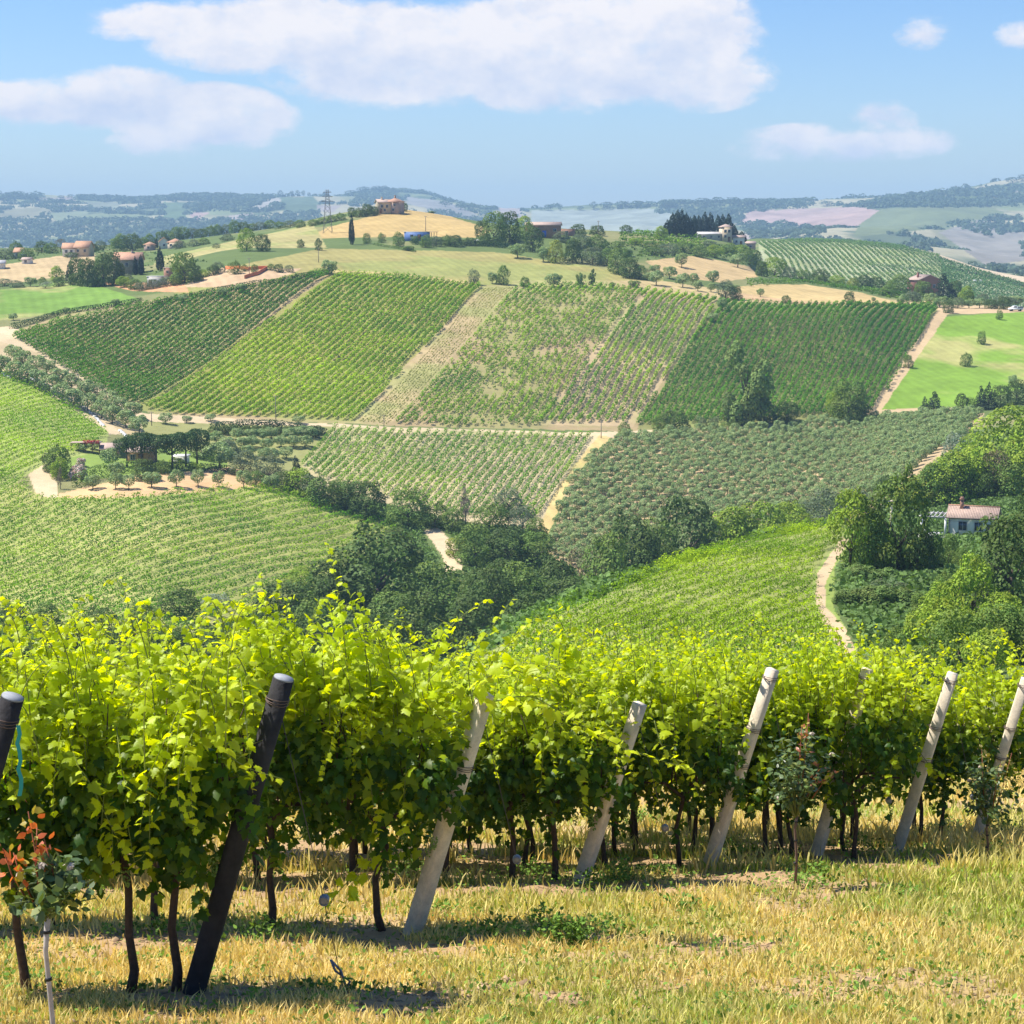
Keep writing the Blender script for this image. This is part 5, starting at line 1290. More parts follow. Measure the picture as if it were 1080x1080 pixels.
def leaves(P, N_, T_, S, col, tpl):
    """leaves at P (petiole end), normal N_, pointing along T_, length S"""
    N_ = N_ / np.linalg.norm(N_, axis=1, keepdims=True)
    T_ = T_ - N_ * (T_ * N_).sum(1, keepdims=True); T_ /= np.maximum(np.linalg.norm(T_, axis=1, keepdims=True), 1e-5)
    Bx = np.cross(T_, N_)
    v, f = tpl
    V = P[:, None] + S[:, None, None] * (v[None, :, 0:1] * Bx[:, None] + v[None, :, 1:2] * T_[:, None] + v[None, :, 2:3] * N_[:, None])
    F = f[None] + (np.arange(len(P)) * len(v))[:, None, None]
    C = np.repeat(col, len(v), axis=0)
    return V.reshape(-1, 3), F.reshape(-1, 3), C


def leafy(name, parts, mats, parent=None, woody=None):
    V = []; F = []; C = []; b = 0
    for v, f, c in parts:
        V.append(v); F.append(f + b); C.append(c); b += len(v)
    V = np.concatenate(V); F = np.concatenate(F).ravel(); C = np.concatenate(C); s = np.full(len(F) // 3, 3); mi = np.zeros(len(s), int)
    if woody is not None and woody.v:
        F = np.concatenate([F, np.array([b + i for q in woody.f for i in q])]); s = np.concatenate([s, [len(q) for q in woody.f]]); mi = np.concatenate([mi, np.ones(len(woody.f), int)])
        V = np.concatenate([V, np.array(woody.v)]); C = np.concatenate([C, np.array(woody.c)])
    return link(name, mesh(name, V, F, s, C, mi), mats, parent)


M_GRAPE = mat('grape_leaves', attr=True, rough=.45, spec=.32, transl=.5, tint=(2.35, 1.95, .15))
M_SHOOT = mat('green_shoots', attr=True, rough=.6, spec=.3)
YOUNG_LIT = np.array((.46, .58, .014)); MATURE_SHADED = np.array((.040, .105, .009))  # leaf ages, pushed apart in tone to paint sunlit tops and shaded curtains


def shoot(r, pts, wood, out, s0=.12, s1=.035, step=.055, side=None, young=.3):
    """an arching cane with alternate leaves that get smaller and paler towards its tip"""
    pts = [Vector(p) for p in pts]
    # Catmull-Rom through the points
    P = [pts[0]] + pts + [pts[-1]]; fine = []
    for i in range(1, len(P) - 2):
        for k in range(6):
            t = k / 6; a, b, c, d = P[i-1], P[i], P[i+1], P[i+2]
            fine.append(.5 * ((2*b) + (c - a)*t + (2*a - 5*b + 4*c - d)*t*t + (3*b - a - 3*c + d)*t**3))
    fine.append(pts[-1])
    n = len(fine)
    wood.tube(fine, [.0055 * (1 - .75 * i / n) for i in range(n)], 4, 0, (.20, .24, .05))
    L_ = [0]
    for a, b in zip(fine, fine[1:]): L_.append(L_[-1] + (b - a).length)
    L_ = np.array(L_); F = np.array([tuple(p) for p in fine])
    s = np.arange(.03, L_[-1], step); s = s + r.uniform(-.01, .01, len(s)); m = len(s)
    Q = np.stack([np.interp(s, L_, F[:, k]) for k in range(3)], 1); t = s / L_[-1]
    D_ = np.stack([np.interp(s + .05, L_, F[:, k]) for k in range(3)], 1) - Q + 1e-4
    lat = np.cross(D_, r.normal(size=(m, 3))); lat /= np.linalg.norm(lat, axis=1, keepdims=True)
    lat *= np.where(np.arange(m) % 2, 1, -1)[:, None]
    pet = Q + lat * (.045 * (1.1 - t))[:, None]
    N_ = np.stack([r.normal(0, .55, m), r.normal(-.15, .5, m), r.uniform(.3, 1.1, m)], 1)
    T_ = lat + D_ / np.linalg.norm(D_, axis=1, keepdims=True) * .5 + np.array([0, 0, -.55]) + r.normal(0, .3, (m, 3))
    S = (s0 + (s1 - s0) * t ** 1.3) * r.uniform(.8, 1.2, m)
    w = np.clip(young + (1 - young) * t ** .8, 0, 1)[:, None]
    col = (MATURE_SHADED * (1 - w) + YOUNG_LIT * w) * r.uniform(.8, 1.2, (m, 1))
    out.append(leaves(pet, N_, T_, S, col, LEAF_F))
    if r.random() < .7:                              # a curling tendril
        i = int(m * r.uniform(.3, .9)); q = Vector(Q[min(i, m-1)]); a = r.uniform(0, 6.28)
        wood.tube([q + Vector((math.cos(a), math.sin(a), .4)) * .05 * k + Vector((math.sin(k*1.7), math.cos(k*1.7), 0)) * .012 * k for k in range(5)], [.002, .0018, .0015, .0012, .001], 3, 0, (.35, .38, .06), False)


def vine(root, r, n, lo, hi, half_len, thick, fine, n_shoots, shoot_h, rt=0.036, hang=0.0, shear=0.0):
    """one grapevine about its trunk's foot: trunk with arms and canes, and the leaf canopy"""
    wood = MB()
    k = r.normal(0, .03, 8)
    # most trunks keep clear of straight: a bow and a slant
    wood.tube([(0, 0, -.12), (k[0], k[1], .15), (k[2]+k[0], k[3], .45), (k[4], k[5]*.5, .75), (k[6], 0, lo + .25)], [rt*1.35, rt*1.05, rt*.9, rt*.85, rt], 8)
    for sx in (-1, 1):
        wood.tube([(k[6], 0, lo + .2), (sx*.18, .02, lo + .36), (sx*half_len*.95, r.normal(0, .02), lo + .38)], [rt*.8, rt*.6, .012], 6)
    for i in range(9):
        x = r.uniform(-1, 1) * half_len; y = r.normal(0, .1)
        wood.tube([(x, 0, lo + .36), (x + r.normal(0, .05), y, (lo + hi)*.55), (x + r.normal(0, .1), y*1.5, hi - .1)], [.008, .006, .004], 4)
    wood.build('trunk', M_TRUNK, root, smooth=True)
    # a broad overhanging head of leaves, and a thinner ragged curtain hanging below it
    ph = r.uniform(0, 6, 6)
    nh = int(n * .58); head = np.arange(n) < nh
    x = r.uniform(-1, 1, n) * half_len * 1.08
    ang = r.uniform(0, 6.283, n); q = np.sqrt(r.uniform(.30, 1.0, n)); ca, sa = np.cos(ang) * q, np.sin(ang) * q
    hv = hi + .10 * np.sin(x * 6 + ph[0]) + .06 * np.sin(x * 13 + ph[1])
    e_ = np.abs(x / (half_len * 1.08))
    zh = hv - .40 + sa * .45 - .25 * np.abs(ca) ** 2 - .30 * e_ ** 2.5
    yh = ca * thick * (1.25 + .25 * np.sin(x * 7 + ph[2]))
    bot = lo - .10 + .42 * e_ ** 1.8 + .16 * np.sin(x * 9 + ph[3]) + .10 * np.sin(x * 19 + ph[4])
    tt = r.random(n) ** .9
    zc = bot + (hi - .45 - bot) * tt
    yc = ca * thick * (.50 + .45 * tt) * (1.1 - .55 * e_) * (1 + .25 * np.sin(x * 11 + zc * 4 + ph[5]))
    z = np.where(head, zh, zc); y = np.where(head, yh, yc)
    hole = fbm(x + ph[0] * 9, z + ph[1] * 7, .22, 2, 3) > .60
    keep = head | ~hole | (r.random(n) < .35)
    x, y, z, ca, sa, head = x[keep], y[keep], z[keep], ca[keep], sa[keep], head[keep]; n = len(x)
    hf = np.clip((z - lo) / (hi - lo), 0, 1.1) ** 5; x = x + shear * hf; y = y - abs(shear) * .35 * hf
    P = np.stack([x, y, z], 1)
    N_ = np.stack([r.normal(0, .5, n), ca * .9 + r.normal(0, .45, n), np.where(head, .75 + sa * .5, .35) + r.normal(0, .35, n)], 1)
    T_ = np.stack([r.normal(0, .6, n), ca * .6, -.8 + r.normal(0, .4, n)], 1)
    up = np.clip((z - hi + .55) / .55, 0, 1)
    w = np.clip((up ** .8) * .95 + r.normal(0, .18, n), 0, 1)[:, None]  # sunlit top and shaded lower leaves put into the colour by height
    col = (MATURE_SHADED * (1 - w) + YOUNG_LIT * w) * r.uniform(.65, 1.3, (n, 1))
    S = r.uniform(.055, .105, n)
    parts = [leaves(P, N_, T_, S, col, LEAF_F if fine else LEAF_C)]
    sw = MB()
    for i in range(n_shoots):
        x0 = r.uniform(-1, 1) * half_len; y0 = r.normal(0, thick*.6); h = shoot_h * r.uniform(.35, 1.2); a = r.choice([-1, 1]) * r.uniform(.05, .5); b = r.normal(-.08, .25)
        shoot(r, [(x0, y0, hi - .3), (x0 + a*.15, y0 + b*.3, hi + h*.35), (x0 + a*.55, y0 + b*.7, hi + h), (x0 + a*1.0, y0 + b, hi + h*r.uniform(.5, 1.25))], sw, parts, s0=.105, s1=.03, step=.042, young=.55)
    for i in range(n_shoots // 2):                    # shoots that arch out over the side and hang down
        x0 = r.uniform(-1, 1) * half_len; sd = -1 if r.random() < .7 else 1; o_ = thick * r.uniform(1.0, 1.5); dz = r.uniform(.05, .5); a = r.normal(0, .2)
        shoot(r, [(x0, 0, hi - .15), (x0 + a*.3, sd*o_*.55, hi + .08), (x0 + a*.7, sd*o_, hi - .15), (x0 + a, sd*(o_ + .06), hi - .2 - dz)], sw, parts, s0=.10, s1=.045, step=.042, young=.35)
    for i in range(int(hang)):
        x0 = r.uniform(-1, 1) * half_len; y0 = -thick * r.uniform(.7, 1.0); z0 = r.uniform(lo + .7, hi - .2); a = r.normal(0, .12)
        shoot(r, [(x0, y0 + .12, z0 + .1), (x0 + a, y0 - .08, z0), (x0 + a*1.6, y0 - .12, z0 - .3), (x0 + a*2, y0 - .08, z0 - .6)], sw, parts, s0=.12, s1=.06, young=.15)
    leafy('foliage', parts, [M_GRAPE, M_SHOOT], root, sw)
    for i in range(3 if rt > .026 else 0):            # green bunches hanging in the shade under the leaves
        b_ = np.array((r.uniform(-.9, .9) * half_len, -thick * r.uniform(.35, .7), lo + r.uniform(.10, .34))); m_ = 34
        t = r.random(m_); a = r.uniform(0, 6.28, m_); rr = .036 * (1.05 - t) ** .6
        c_ = b_ + np.stack([np.cos(a)*rr, np.sin(a)*rr, -.15*t], 1)
        oc = np.array([(1,0,0),(-1,0,0),(0,1,0),(0,-1,0),(0,0,1),(0,0,-1)], float) * .0095; fc = np.array([(0,2,4),(2,1,4),(1,3,4),(3,0,4),(2,0,5),(1,2,5),(3,1,5),(0,3,5)])
        v = (c_[:, None] + oc[None]).reshape(-1, 3); f = (fc[None] + (np.arange(m_)*6)[:, None, None])
        link('grape_bunch', mesh('grape_bunch', v, f.ravel(), np.full(m_*8, 3), np.full((m_*6, 3), (.20, .30, .06)), smooth=True), [M_SHOOT], root)


# end posts: (foot px, py, top px, py, kind, name of the row)
POSTS = [
 (-88, 1082, 13, 736, 'tar', 'black post cut off by the left edge'), (205, 1045, 299, 716, 'tar', 'black slanting post'), (435, 985, 512, 732, 'conc', 'wide white post half way across'), (612, 930, 675, 742, 'conc', 'leaning post under the trailing shoot'),
 (747, 915, 815, 706, 'conc', 'tall bare post right of centre'), (861, 902, 915, 706, 'conc', 'post hidden behind the rose'), (945, 900, 1005, 710, 'conc', 'bright post near the right side'), (1028, 889, 1082, 716, 'conc', 'post at the right edge'), (1118, 881, 1165, 722, 'conc', 'post beyond the right edge')]
POST_LABEL = ['black tarred round post with turquoise ribbon at the left edge', 'black tarred round post leaning right, grey sawn top', 'pale concrete post leaning right, its top lost in vine leaves, nearest of the pale ones', 'pale concrete post leaning right below the long trailing yellow shoot',
 'pale concrete post leaning right with its whole square top bare, left of the rose', 'pale concrete post mostly hidden in leaves behind the reddish rose', 'slim pale concrete post with three dark wire ties, second from the right edge', 'pale concrete post leaning out of the photo at the right edge', 'pale concrete post just outside the right edge']
FOOT = []
for i, (bx, by, tx, ty, kind, rowname) in enumerate(POSTS):
    b = hit(bx, by, 7, 60)
    d = b.y - .12
    u, t = ray(tx, ty); top = Vector((u * d, d, t * d))
    FOOT.append(b)
    ax = (top - b); L_ = ax.length; ax.normalize()
    root = bpy.data.objects.new('end_post', None); COL.objects.link(root); root.location = b
    tag(root, POST_LABEL[i], 'post', 'end posts of the vine rows')
    def at(s): return ax * (L_ * s)
    if kind == 'tar':
        R = .073
        mb = MB(); mb.tube([at(-.12), at(0), at(.5), at(1)], [R*1.08, R*1.05, R, R*.97], 20); mb.build('shaft', M_TAR, root, smooth=True)
        c = MB(); c.tube([at(1.0), at(1.0) + ax*.012], [R*.93, R*.90], 20); c.build('sawn_top', M_CUT, root)
    else:
        # a square section with chamfered corners, turned towards the light
        h = .064; ch = .016; sh = []
        for cx, cy in ((h, h), (-h, h), (-h, -h), (h, -h)):
            sx, sy = (1 if cx > 0 else -1), (1 if cy > 0 else -1)
            p1, p2 = (cx, cy - sy*ch), (cx - sx*ch, cy)
            sh += [p1, p2] if sx*sy > 0 else [p2, p1]
        ca, sa = math.cos(.55 + .1*i), math.sin(.55 + .1*i)
        e1 = Vector((1, 0, 0)) - ax * ax.x; e1.normalize(); e2 = ax.cross(e1)
        vs = []
        for s_, k_ in ((-.1, 1.06), (0, 1.06), (.5, 1.0), (1, .95)):
            for x, y in sh:
                x2, y2 = (x*ca - y*sa)*k_, (x*sa + y*ca)*k_; vs.append(at(s_) + e1*x2 + e2*y2)
        fs = [[a*8 + k, a*8 + (k+1) % 8, (a+1)*8 + (k+1) % 8, (a+1)*8 + k] for a in range(3) for k in range(8)] + [[24 + k for k in range(8)], [7 - k for k in range(8)]]
        mb = MB(); mb.add(vs, fs); mb.build('shaft', M_CONC, root)
        R = .078
    for s_ in ((.955, .70, .52) if kind == 'conc' else (.93, .60)):
        if kind == 'conc' and i in (2, 3) and s_ == .955: continue
        w = MB()
        for q in range(3):
            ring = []
            e1 = Vector((1, 0, 0)) - ax * ax.x; e1.normalize(); e2 = ax.cross(e1)
            for k in range(17):
                a = k / 16 * 6.283; ring.append(at(s_) + ax*(.012*q + .01*math.sin(a + q)) + (e1*math.cos(a) + e2*math.sin(a)) * (R*1.06 if kind == 'tar' else R*1.07))
            w.tube(ring, .0035, 5, cap=False)
        w.build('wire_tie', M_WIRE, root)
    if i == 0:
        rb = MB(); e = Vector((.10, -.09, 0)); p0 = at(.93)
        pts = [p0 + e + Vector((.01*math.sin(k*2.2), 0, -.055*k)) for k in range(9)]
        for a_, b_ in zip(pts, pts[1:]):
            rb.add([a_ + Vector((-.012, 0, 0)), a_ + Vector((.012, .004, 0)), b_ + Vector((.012, .004, 0)), b_ + Vector((-.012, 0, 0))], [(0, 1, 2, 3)])
        rb.build('ribbon', mat('turquoise_ribbon', (.02, .30, .28), rough=.5), root)

# rows run to the left of their end posts
r0 = np.random.default_rng(2024)
STARTS = {0: [.35, 1.3], 1: [.15, .47, 1.14, 2.1, 3.0], 2: [.24, 1.22, 2.2, 3.15, 4.1], 3: [.27, .72, 1.42, 2.4, 3.4, 4.4, 5.4, 6.4], 4: [.32, 1.15, 2.1, 3.0, 4.0, 5.0, 6.0, 7.0], 5: [-.42, .30, .62, 1.5, 2.4, 3.4, 4.4, 5.4, 6.5, 7.6],
          6: [.6, 1.4, 2.3, 3.2, 4.2, 5.2, 6.3], 7: [.45, .75, 1.6, 2.5, 3.4, 4.4, 5.5], 8: [.4, 1.1, 2.0, 2.9, 3.9, 5.0, 6.0]}
ROWTXT = ['the row ending off the left edge', 'the row of the black slanting post', 'the row of the nearest pale post', 'the row behind the trailing yellow shoot', 'the row of the bare-topped pale post', 'the row of the post behind the rose',
          'the row of the slim pale post', 'the row of the rightmost post', 'the row passing the right edge']
for i, ds in STARTS.items():
    if i == 0: continue
    f = FOOT[i]
    for k, dx in enumerate(ds):
        x = f.x - dx; yy = f.y + r0.normal(0, .06) + .02 * dx - (.25 if dx < 0 else 0)
        if x < -.30 * yy - .4: continue
        nxt = min([abs(dx - q) for q in ds if q != dx] + [1.0])
        p = (x, yy, float(zat(x, yy)))
        root = bpy.data.objects.new('grapevine', None); COL.objects.link(root); root.location = p
        where = ('right beside the end post' if k == 0 else ORD[k + 1] + ' plant of the row')
        tag(root, f'grapevine in {ROWTXT[i]}, {where}', 'grapevine', 'grapevines in the foreground rows')
        near = i <= 3
        H = 2.06 + (.04 if i == 2 else 0) - (.08 if i == 1 else 0)
        vine(root, r0, (2300 if nxt > .6 else 1300) if near else (1500 if i < 6 else 1100), .86 if i == 1 else (.72 if i == 2 else .62), H + r0.normal(0, .13), .56 if k else .62, .40, False, 13 if i <= 2 else 11, .54 if i <= 2 else .50, hang=2, rt=.032 if i < 4 else .027, shear=.5 if (k == 0 and i in (2, 3, 5)) else 0)


def special(label, d, pts, seed, s0=.12, s1=.04, young=.5, step=.05, host=None):
    """a long cane seen against the valley; it belongs to the vine it grows from"""
    r = np.random.default_rng(seed); sw = MB(); parts = []
    P = []
    for q in pts:
        px, py = q[0], q[1]; dd = d + (q[2] if len(q) > 2 else 0)
        u, t = ray(px, py); P.append(Vector((u*dd, dd, t*dd)) - host.location)
    shoot(r, P, sw, parts, s0, s1, step, young=young)
    leafy('cane', parts, [M_GRAPE, M_SHOOT], host, sw)


VINES = {}
for o in COL.objects:
    if o.name.startswith('grapevine') and o.type == 'EMPTY':
        for i, t in enumerate(ROWTXT):
            if t in o['label']: VINES.setdefault(i, []).append(o)
def host(row, px):
    return min(VINES[row], key=lambda o: abs(project(o.location.x, o.location.y, o.location.z)[0] - px))
for row, pts, s0, yg in [
 (2, [(300, 760), (285, 690), (280, 640), (275, 602)], .16, .75), (2, [(262, 740), (262, 680), (270, 640), (300, 618)], .15, .7), (2, [(320, 750), (312, 700), (296, 650), (292, 612)], .15, .7), (2, [(250, 745), (240, 700), (232, 672), (205, 655)], .14, .7),
 (2, [(372, 760), (366, 700), (360, 650), (352, 600), (345, 572)], .14, .8), (2, [(395, 760), (388, 700), (374, 650), (366, 612)], .15, .7), (2, [(420, 760), (412, 700), (392, 660), (380, 628)], .15, .65), (2, [(345, 740), (340, 690), (352, 652), (380, 632)], .14, .7),
 (1, [(215, 760), (200, 700), (175, 660), (148, 632)], .13, .7), (1, [(170, 740), (160, 700), (150, 672), (128, 690)], .12, .6), (1, [(70, 760), (72, 700), (62, 668), (50, 648)], .14, .75), (1, [(20, 750), (18, 700), (10, 668), (4, 650)], .14, .7), (1, [(110, 760), (98, 715), (90, 685), (96, 664)], .13, .7),
 (2, [(470, 760), (452, 710), (470, 668), (500, 640), (520, 632)], .12, .8), (2, [(500, 750), (495, 700), (520, 660), (542, 630)], .12, .8), (3, [(600, 740), (596, 690), (602, 655), (588, 632)], .13, .75), (3, [(575, 740), (590, 700), (620, 680), (640, 650)], .13, .7),
 (2, [(520, 740, -.2), (560, 735, -.4), (600, 757, -.45), (650, 785, -.45), (700, 803, -.4), (722, 808, -.4)], .14, .8), (2, [(520, 700, -.2), (560, 712, -.3), (590, 722, -.35), (620, 745, -.3)], .14, .8), (2, [(505, 720, -.1), (545, 700, -.3), (580, 704, -.35), (610, 722, -.3)], .15, .8),
 (1, [(205, 770, -.3), (192, 800, -.42), (188, 840, -.45), (196, 868, -.45)], .12, .8), (1, [(225, 760, -.3), (235, 790, -.42), (262, 810, -.45), (300, 822, -.4)], .10, .75),
 (2, [(400, 905, -.1), (385, 915, -.25), (368, 940, -.3), (360, 975, -.3)], .13, .8), (2, [(395, 910, -.15), (372, 925, -.2), (350, 950, -.25), (344, 970, -.25)], .12, .75),
 (3, [(690, 760, -.2), (700, 790, -.3), (725, 815, -.35), (740, 845, -.35)], .12, .75), (6, [(960, 780, -.2), (975, 800, -.3), (985, 812, -.3), (1004, 818, -.3)], .12, .7), (4, [(712, 740), (716, 700), (728, 676), (742, 660)], .12, .7),
 (6, [(952, 740), (950, 700), (944, 678), (934, 662)], .12, .7), (5, [(880, 740), (872, 705), (868, 684), (880, 668)], .12, .7)]:
    h = host(row, pts[0][0])
    special('', FOOT[row].y - .1, pts, int(pts[0][0]*7 + pts[-1][1]), s0=s0, s1=.045, young=yg, host=h)
    if pts[-1][1] < pts[0][1] - 60:                   # thick tufts of neighbouring shoots where the photograph's outline rises
        rj = random.Random(pts[0][0])
        for q in range(3 if row == 2 and pts[0][0] < 440 else 1):
            k_ = rj.uniform(.55, .95); ox, dd_ = rj.uniform(-16, 16), rj.uniform(-.25, .25)
            special('', FOOT[row].y - .1 + dd_, [(a[0] + ox * (1 + i_*.35), pts[0][1] + (a[1] - pts[0][1]) * k_) for i_, a in enumerate(pts)], int(pts[0][0]*3 + q), s0=s0*.9, s1=.05, young=yg*.8, host=h, step=.04)

# trellis wires, anchor wires with their round tensioners
for i in range(1, 8):
    b = FOOT[i]; top = Vector((*[ray(POSTS[i][2], POSTS[i][3])[0] * (b.y - .12), b.y - .12], ray(POSTS[i][2], POSTS[i][3])[1] * (b.y - .12)))
    s = b + (top - b) * .70; n = 9; L_ = max(1.5, s.x + .29 * b.y)
    w = MB(); w.tube([(s.x - L_ * k / n, s.y, float(zat(s.x - L_*k/n, s.y)) + (s.z - b.z) - .03*math.sin(k/n*math.pi*4)**2) for k in range(n + 1)], .0025, 4)
    o = w.build('trellis_wire', M_WIRE); tag(o, f'thin rusty trellis wire along {ROWTXT[i]}', 'wire', 'trellis wires')
    if i <= 6:
        root = bpy.data.objects.new('anchor_wire', None); COL.objects.link(root)
        st = b + (top - b) * .88 + Vector((.07, -.05, 0)); g = Vector((st.x + .42, st.y - .1, 0)); g.z = float(zat(g.x, g.y)); root.location = g
        tag(root, f'thin slanting guy wire with grey disc tensioner at {ROWTXT[i].replace("the row of ", "").replace("the row behind ", "the post behind ")}', 'guy wire', 'guy wires of the end posts')
        a = MB(); a.tube([st - g, (st - g)*.5, (0, 0, -.05)], .0028, 4); a.build('wire', M_WIRE, root)
        c = (st - g) * .36; m2 = MB(); m2.tube([c + Vector((0, -.03, 0)), c + Vector((0, -.026, 0)), c + Vector((0, .026, 0)), c + Vector((0, .03, 0))], [.026, .036, .036, .026], 14)
        m2.tube([c + Vector((.03*math.cos(k*.7), -.034, .03*math.sin(k*.7))) for k in range(9)], .004, 4); m2.build('tensioner', M_GREY, root)
b = hit(366, 1047, 7, 30); w = MB()
for s in (-1, 1): w.tube([(.03*s, 0, -.05), (-.02*s, .01, .08), (.02*s - .06, 0, .16), (-.11, 0, .24)], .009, 6)
o = w.build('anchor_rod', M_GREY, None, b); tag(o, 'grey twisted steel anchor rod sticking up from the grass', 'anchor rod')


# ------------------------------------------------------------------ roses at the row ends
M_ROSE = mat('rose_leaves', attr=True, rough=.38, spec=.5, transl=.3, tint=(1.6, 1.5, .5))
M_PETAL = mat('faded_petals', (.62, .52, .42), rough=.7, transl=.3, noise=[(30, .2, 3)])
M_STAKE = mat('pale_stake', (.42, .38, .36), rough=.8, noise=[(18, .25, 4)])
M_BROWN = mat('brown_stem', (.15, .095, .07), rough=.85, noise=[(20, .3, 4)])
M_BAND = mat('black_band', (.02, .02, .02), rough=.6)


def rose(p, ch, cr, chh, seed, label, stem, red, reds, n=420):
    r = np.random.default_rng(seed)
    root = bpy.data.objects.new('rose_bush', None); COL.objects.link(root); root.location = p
    tag(root, label, 'rose bush', 'roses at the row ends')
    m = MB(); m.tube([(0, 0, -.1), (.015, 0, ch*.4), (-.01, 0, ch*.8), (.01, 0, ch)], [.017, .014, .013, .018], 8); m.build('stem', stem, root, smooth=True)
    for z in (.35, .65, .9):
        b_ = MB(); b_.tube([(0, 0, ch*z - .008), (0, 0, ch*z + .008)], [.019, .019], 10); b_.build('band', M_BAND, root)
    tw = MB(); P = []; Nn = []; T_ = []
    tips = []
    for i in range(22):
        a = r.uniform(0, 6.28); e = r.uniform(-.25, 1.4); R_ = r.uniform(.7, 1.05)
        tip = np.array((math.cos(a)*math.cos(e)*cr*R_, math.sin(a)*math.cos(e)*cr*R_, ch + chh*.35 + math.sin(e)*chh*.75*R_)); mid = tip * .5 + np.array((0, 0, ch + .06)) * .5 + r.normal(0, .03, 3)
        tw.tube([(0, 0, ch - .05), tuple(mid), tuple(tip)], [.008, .005, .003], 4, 0, (.12, .15, .04)); tips.append(tip)
        for k in range(n // 22):
            t = r.uniform(.25, 1.0); q = (1-t)**2*np.array((0, 0, ch)) + 2*t*(1-t)*mid + t*t*tip
            P.append(q + r.normal(0, .025, 3)); Nn.append(r.normal(0, .5, 3) + (q - np.array((0, 0, ch)))*1.5 + np.array((0, -.1, .5))); T_.append(r.normal(0, 1, 3) + np.array((0, 0, -.3)))
    P = np.array(P); col = np.array((.075, .12, .035)) * r.uniform(.7, 1.7, (len(P), 1)); g = r.random(len(P)) < .18; col[g] = np.array((.22, .26, .06))
    tw.build('branches', M_SHOOT, root)
    leafy('foliage', [leaves(P, np.array(Nn), np.array(T_), r.uniform(.05, .085, len(P)), col, OVAL)], [M_ROSE], root)
    # young red shoots
    P = []; N2 = []; T2 = []; sw = MB()
    for tip in reds:
        base = np.array((tip[0]*.4, tip[1]*.5, ch + chh*.2)); tip = np.array(tip)
        sw.tube([tuple(base), tuple((base+tip)/2 + r.normal(0, .02, 3)), tuple(tip)], [.006, .004, .003], 4, 0, (.30, .09, .04))
        for k in range(15):
            t = r.uniform(.45, 1.02); P.append(base*(1-t) + tip*t + r.normal(0, .028, 3)); N2.append(r.normal(0, .6, 3) + np.array((0, -.3, .5))); T2.append(r.normal(0, 1, 3))
    P = np.array(P); col = np.array(red) * r.uniform(.6, 1.4, (len(P), 1)); g = r.random(len(P)) < .3; col[g] = np.array((.40, .33, .05))
    leafy('young_shoots', [leaves(P, np.array(N2), np.array(T2), r.uniform(.04, .07, len(P)), col, OVAL)], [M_ROSE, M_SHOOT], root, sw)
    for i in range(4):                                # faded blossoms: a ball of petals
        t = tips[int(r.integers(len(tips)))]; m_ = 16; d_ = r.normal(size=(m_, 3)); d_ /= np.linalg.norm(d_, axis=1, keepdims=True)
        v, f, c = leaves(t + d_*.008, d_ + np.array([0, 0, .6]), d_, np.full(m_, .034), np.ones((m_, 3)), OVAL)
        link('blossom', mesh('blossom', v, f.ravel(), np.full(len(f), 3), c), [M_PETAL], root)


def place(px, d):
    x = float(ray(px, 1000)[0]) * d
    return Vector((x, d, float(zat(x, d))))


rose(place(50, 9.6), 1.05, .27, .30, 3, 'rose bush on a pale banded stem at the left edge, orange-red shoots on top', M_STAKE, (.55, .13, .04), [(-.06, -.05, 1.62), (-.03, 0, 1.52), (-.20, -.05, 1.42), (-.16, 0, 1.38), (.0, .02, 1.45)])
b = hit(838, 938, 12, 30)
rose(b, .80, .40, .85, 4, 'tall rose bush on a brown stem, reddish leaf tips, before the hidden post', M_BROWN, (.36, .13, .06), [(.20, -.1, 1.35), (.36, -.1, 1.30), (.02, -.1, 1.75), (.1, 0, 1.85)], n=700)
b = hit(1040, 908, 12, 30)
rose(b, .48, .38, .75, 5, 'light green rose bush on a thin brown stem near the right edge', M_BROWN, (.25, .22, .05), [(.1, -.1, 1.2), (-.1, 0, 1.35), (.25, 0, 1.3)], n=520)


# ------------------------------------------------------------------ grass, weeds and clods
M_GRASS = mat('grass_blades', attr=True, rough=.7, spec=.2, transl=.3, tint=(1.25, 1.2, .7))


def blades(name, label, n, hfun, colfun, seed, keep, wid=1.0):
    r = np.random.default_rng(seed)
    d = 1 / r.uniform(1/46.0, 1/8.6, n)
    X = r.uniform(-.42, .42, n) * d
    k = keep(X, d, r); X, d = X[k], d[k]; n = len(X)
    Z = zat(X, d) - .01
    h = hfun(X, d, r); a = r.uniform(0, 6.283, n); w = np.maximum(.0032, .00042 * d) * r.uniform(.7, 1.5, n) * wid
    lean = r.uniform(.1, .8, n) * h; a2 = r.uniform(0, 6.283, n)
    bx, by = np.cos(a) * w, np.sin(a) * w; lx, ly = np.cos(a2) * lean, np.sin(a2) * lean
    V = np.zeros((n, 5, 3))
    V[:, 0] = np.stack([X - bx, d - by, Z], 1); V[:, 1] = np.stack([X + bx, d + by, Z], 1)
    V[:, 2] = np.stack([X + bx*.8 + lx*.35, d + by*.8 + ly*.35, Z + h*.6], 1); V[:, 3] = np.stack([X - bx*.8 + lx*.35, d - by*.8 + ly*.35, Z + h*.6], 1)
    V[:, 4] = np.stack([X + lx, d + ly, Z + h], 1)
    b = (np.arange(n) * 5)[:, None]
    F = np.concatenate([b + np.array([[0, 1, 2, 3]]), b + np.array([[3, 2, 4]])], 1).ravel(); s = np.tile([4, 3], n)
    o = link(name, mesh(name, V.reshape(-1, 3), F, s, np.repeat(colfun(X, d, r), 5, axis=0)), [M_GRASS]); tag(o, label, None, None, 'stuff')


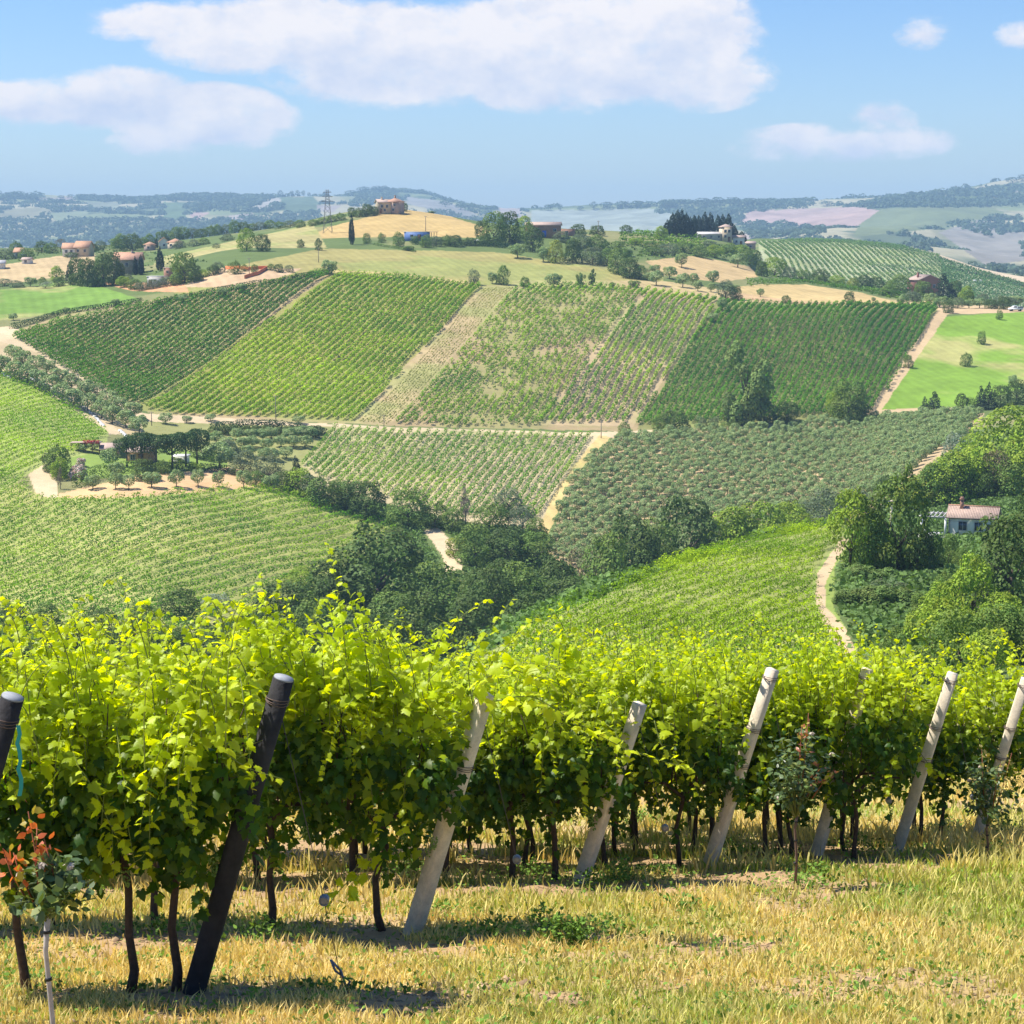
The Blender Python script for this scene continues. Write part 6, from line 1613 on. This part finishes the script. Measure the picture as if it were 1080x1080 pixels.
blades('dry_grass', 'straw-coloured dry grass between and before the vine rows', 300000,
       lambda X, Y, r: r.uniform(.02, .12, len(X)) + .24 * np.clip((Y - 15) / 5, 0, 1) * r.random(len(X)) ** 1.6 * (fbm(X, Y, 1.2, 2, 4) > .42),
       lambda X, Y, r: (np.array((.76, .60, .24)) * (1 - .5 * green_w(X, Y))[:, None] + np.array((.40, .46, .11)) * (.5 * green_w(X, Y))[:, None]) * r.uniform(.65, 1.3, (len(X), 1)), 1,
       lambda X, Y, r: (r.random(len(X)) > bare_w(X, Y)) & (r.random(len(X)) > .45 * green_w(X, Y)))
blades('green_grass', 'green grass mixed into the dry grass', 190000,
       lambda X, Y, r: r.uniform(.02, .075, len(X)) + .09 * np.clip((Y - 15) / 4, 0, 1) * r.random(len(X)),
       lambda X, Y, r: np.array((.28, .38, .06)) * r.uniform(.6, 1.5, (len(X), 1)) * np.array([1, 1, 1]) + np.array((.10, .05, 0)) * r.random((len(X), 1)), 2,
       lambda X, Y, r: (r.random(len(X)) < .12 + .8 * green_w(X, Y)) & (r.random(len(X)) > bare_w(X, Y)), 1.2)


def weeds():
    r = np.random.default_rng(8)
    spots = [(362, 1052, .16, 1), (570, 988, .30, 2), (520, 990, .22, 1), (640, 985, .18, 1), (470, 968, .16, 1), (280, 990, .22, 1), (845, 935, .2, 1), (870, 925, .18, 1), (700, 925, .16, 1), (770, 905, .25, 1), (560, 925, .22, 1), (905, 900, .3, 1), (1000, 880, .25, 1), (720, 960, .15, 1), (960, 948, .16, 1), (590, 1000, .3, 3), (610, 1000, .26, 3), (655, 930, .3, 1), (620, 938, .22, 1), (170, 985, .18, 1), (680, 870, .3, 1), (880, 870, .35, 1), (1060, 880, .3, 1), (850, 880, .3, 1), (240, 930, .3, 1), (430, 925, .25, 1), (1050, 900, .2, 1), (30, 1040, .15, 1)]
    P = []; h_ = []
    for px, py, h, k in spots:
        b = hit(px, py, 7, 60)
        for i in range(int(220 * h / .2)):
            a = r.uniform(0, 6.28); q = abs(r.normal(0, .22)) * (1 if k < 3 else .25)
            x, y = b.x + math.cos(a)*q*1.4, b.y + math.sin(a)*q; P.append((x, y, float(zat(x, y)) + r.uniform(0, h) * math.exp(-q*2.2)))
    for i in range(2600):
        y = 1 / r.uniform(1/30, 1/8.8); x = r.uniform(-.3, .3)*y
        for k in range(6): P.append((x + r.normal(0, .05), y + r.normal(0, .05), float(zat(x, y)) + r.uniform(0, .06)))
    P = np.array(P); n = len(P)
    N_ = r.normal(0, .5, (n, 3)) + np.array((0, -.1, .7)); T_ = r.normal(0, 1, (n, 3)) + np.array((0, 0, .7))
    col = np.array((.15, .26, .04)) * r.uniform(.5, 1.6, (n, 1))
    v, f, c = leaves(P, N_, T_, r.uniform(.02, .06, n), col, OVAL)
    o = link('weeds', mesh('weeds', v, f.ravel(), np.full(len(f), 3), c), [M_GRASS]); tag(o, 'leafy green weeds in tufts around the vine feet', None, None, 'stuff')
    # clods of earth
    n = 16000; d = 1 / r.uniform(1/32.0, 1/9.0, n); X = r.uniform(-.32, .32, n) * d
    k = r.random(n) < bare_w(X, d) * 1.1; X, d = X[k], d[k]; n = len(X)
    base = np.array([(1, 0, 0), (-1, 0, 0), (0, 1, 0), (0, -1, 0), (0, 0, 1), (0, 0, -1)], float); fc = np.array([(0, 2, 4), (2, 1, 4), (1, 3, 4), (3, 0, 4), (2, 0, 5), (1, 2, 5), (3, 1, 5), (0, 3, 5)])
    S = (r.uniform(.006, .028, n) * (1 + (r.random(n) < .08) * 1.2))[:, None, None]
    V = base[None] * S * r.uniform(.6, 1.3, (n, 6, 1)) * np.array([1.2, 1.2, .7]); V = V + np.stack([X, d, zat(X, d)], 1)[:, None]
    F = fc[None] + (np.arange(n)*6)[:, None, None]
    o = link('soil_clods', mesh('soil_clods', V.reshape(-1, 3), F.ravel(), np.full(n*8, 3), np.repeat(np.array((.36, .25, .15)) * r.uniform(.7, 1.3, (n, 1)), 6, axis=0)), [M_GROUND])
    tag(o, 'crumbled brown earth clods on the bare ground below the rows', None, None, 'stuff')


weeds()
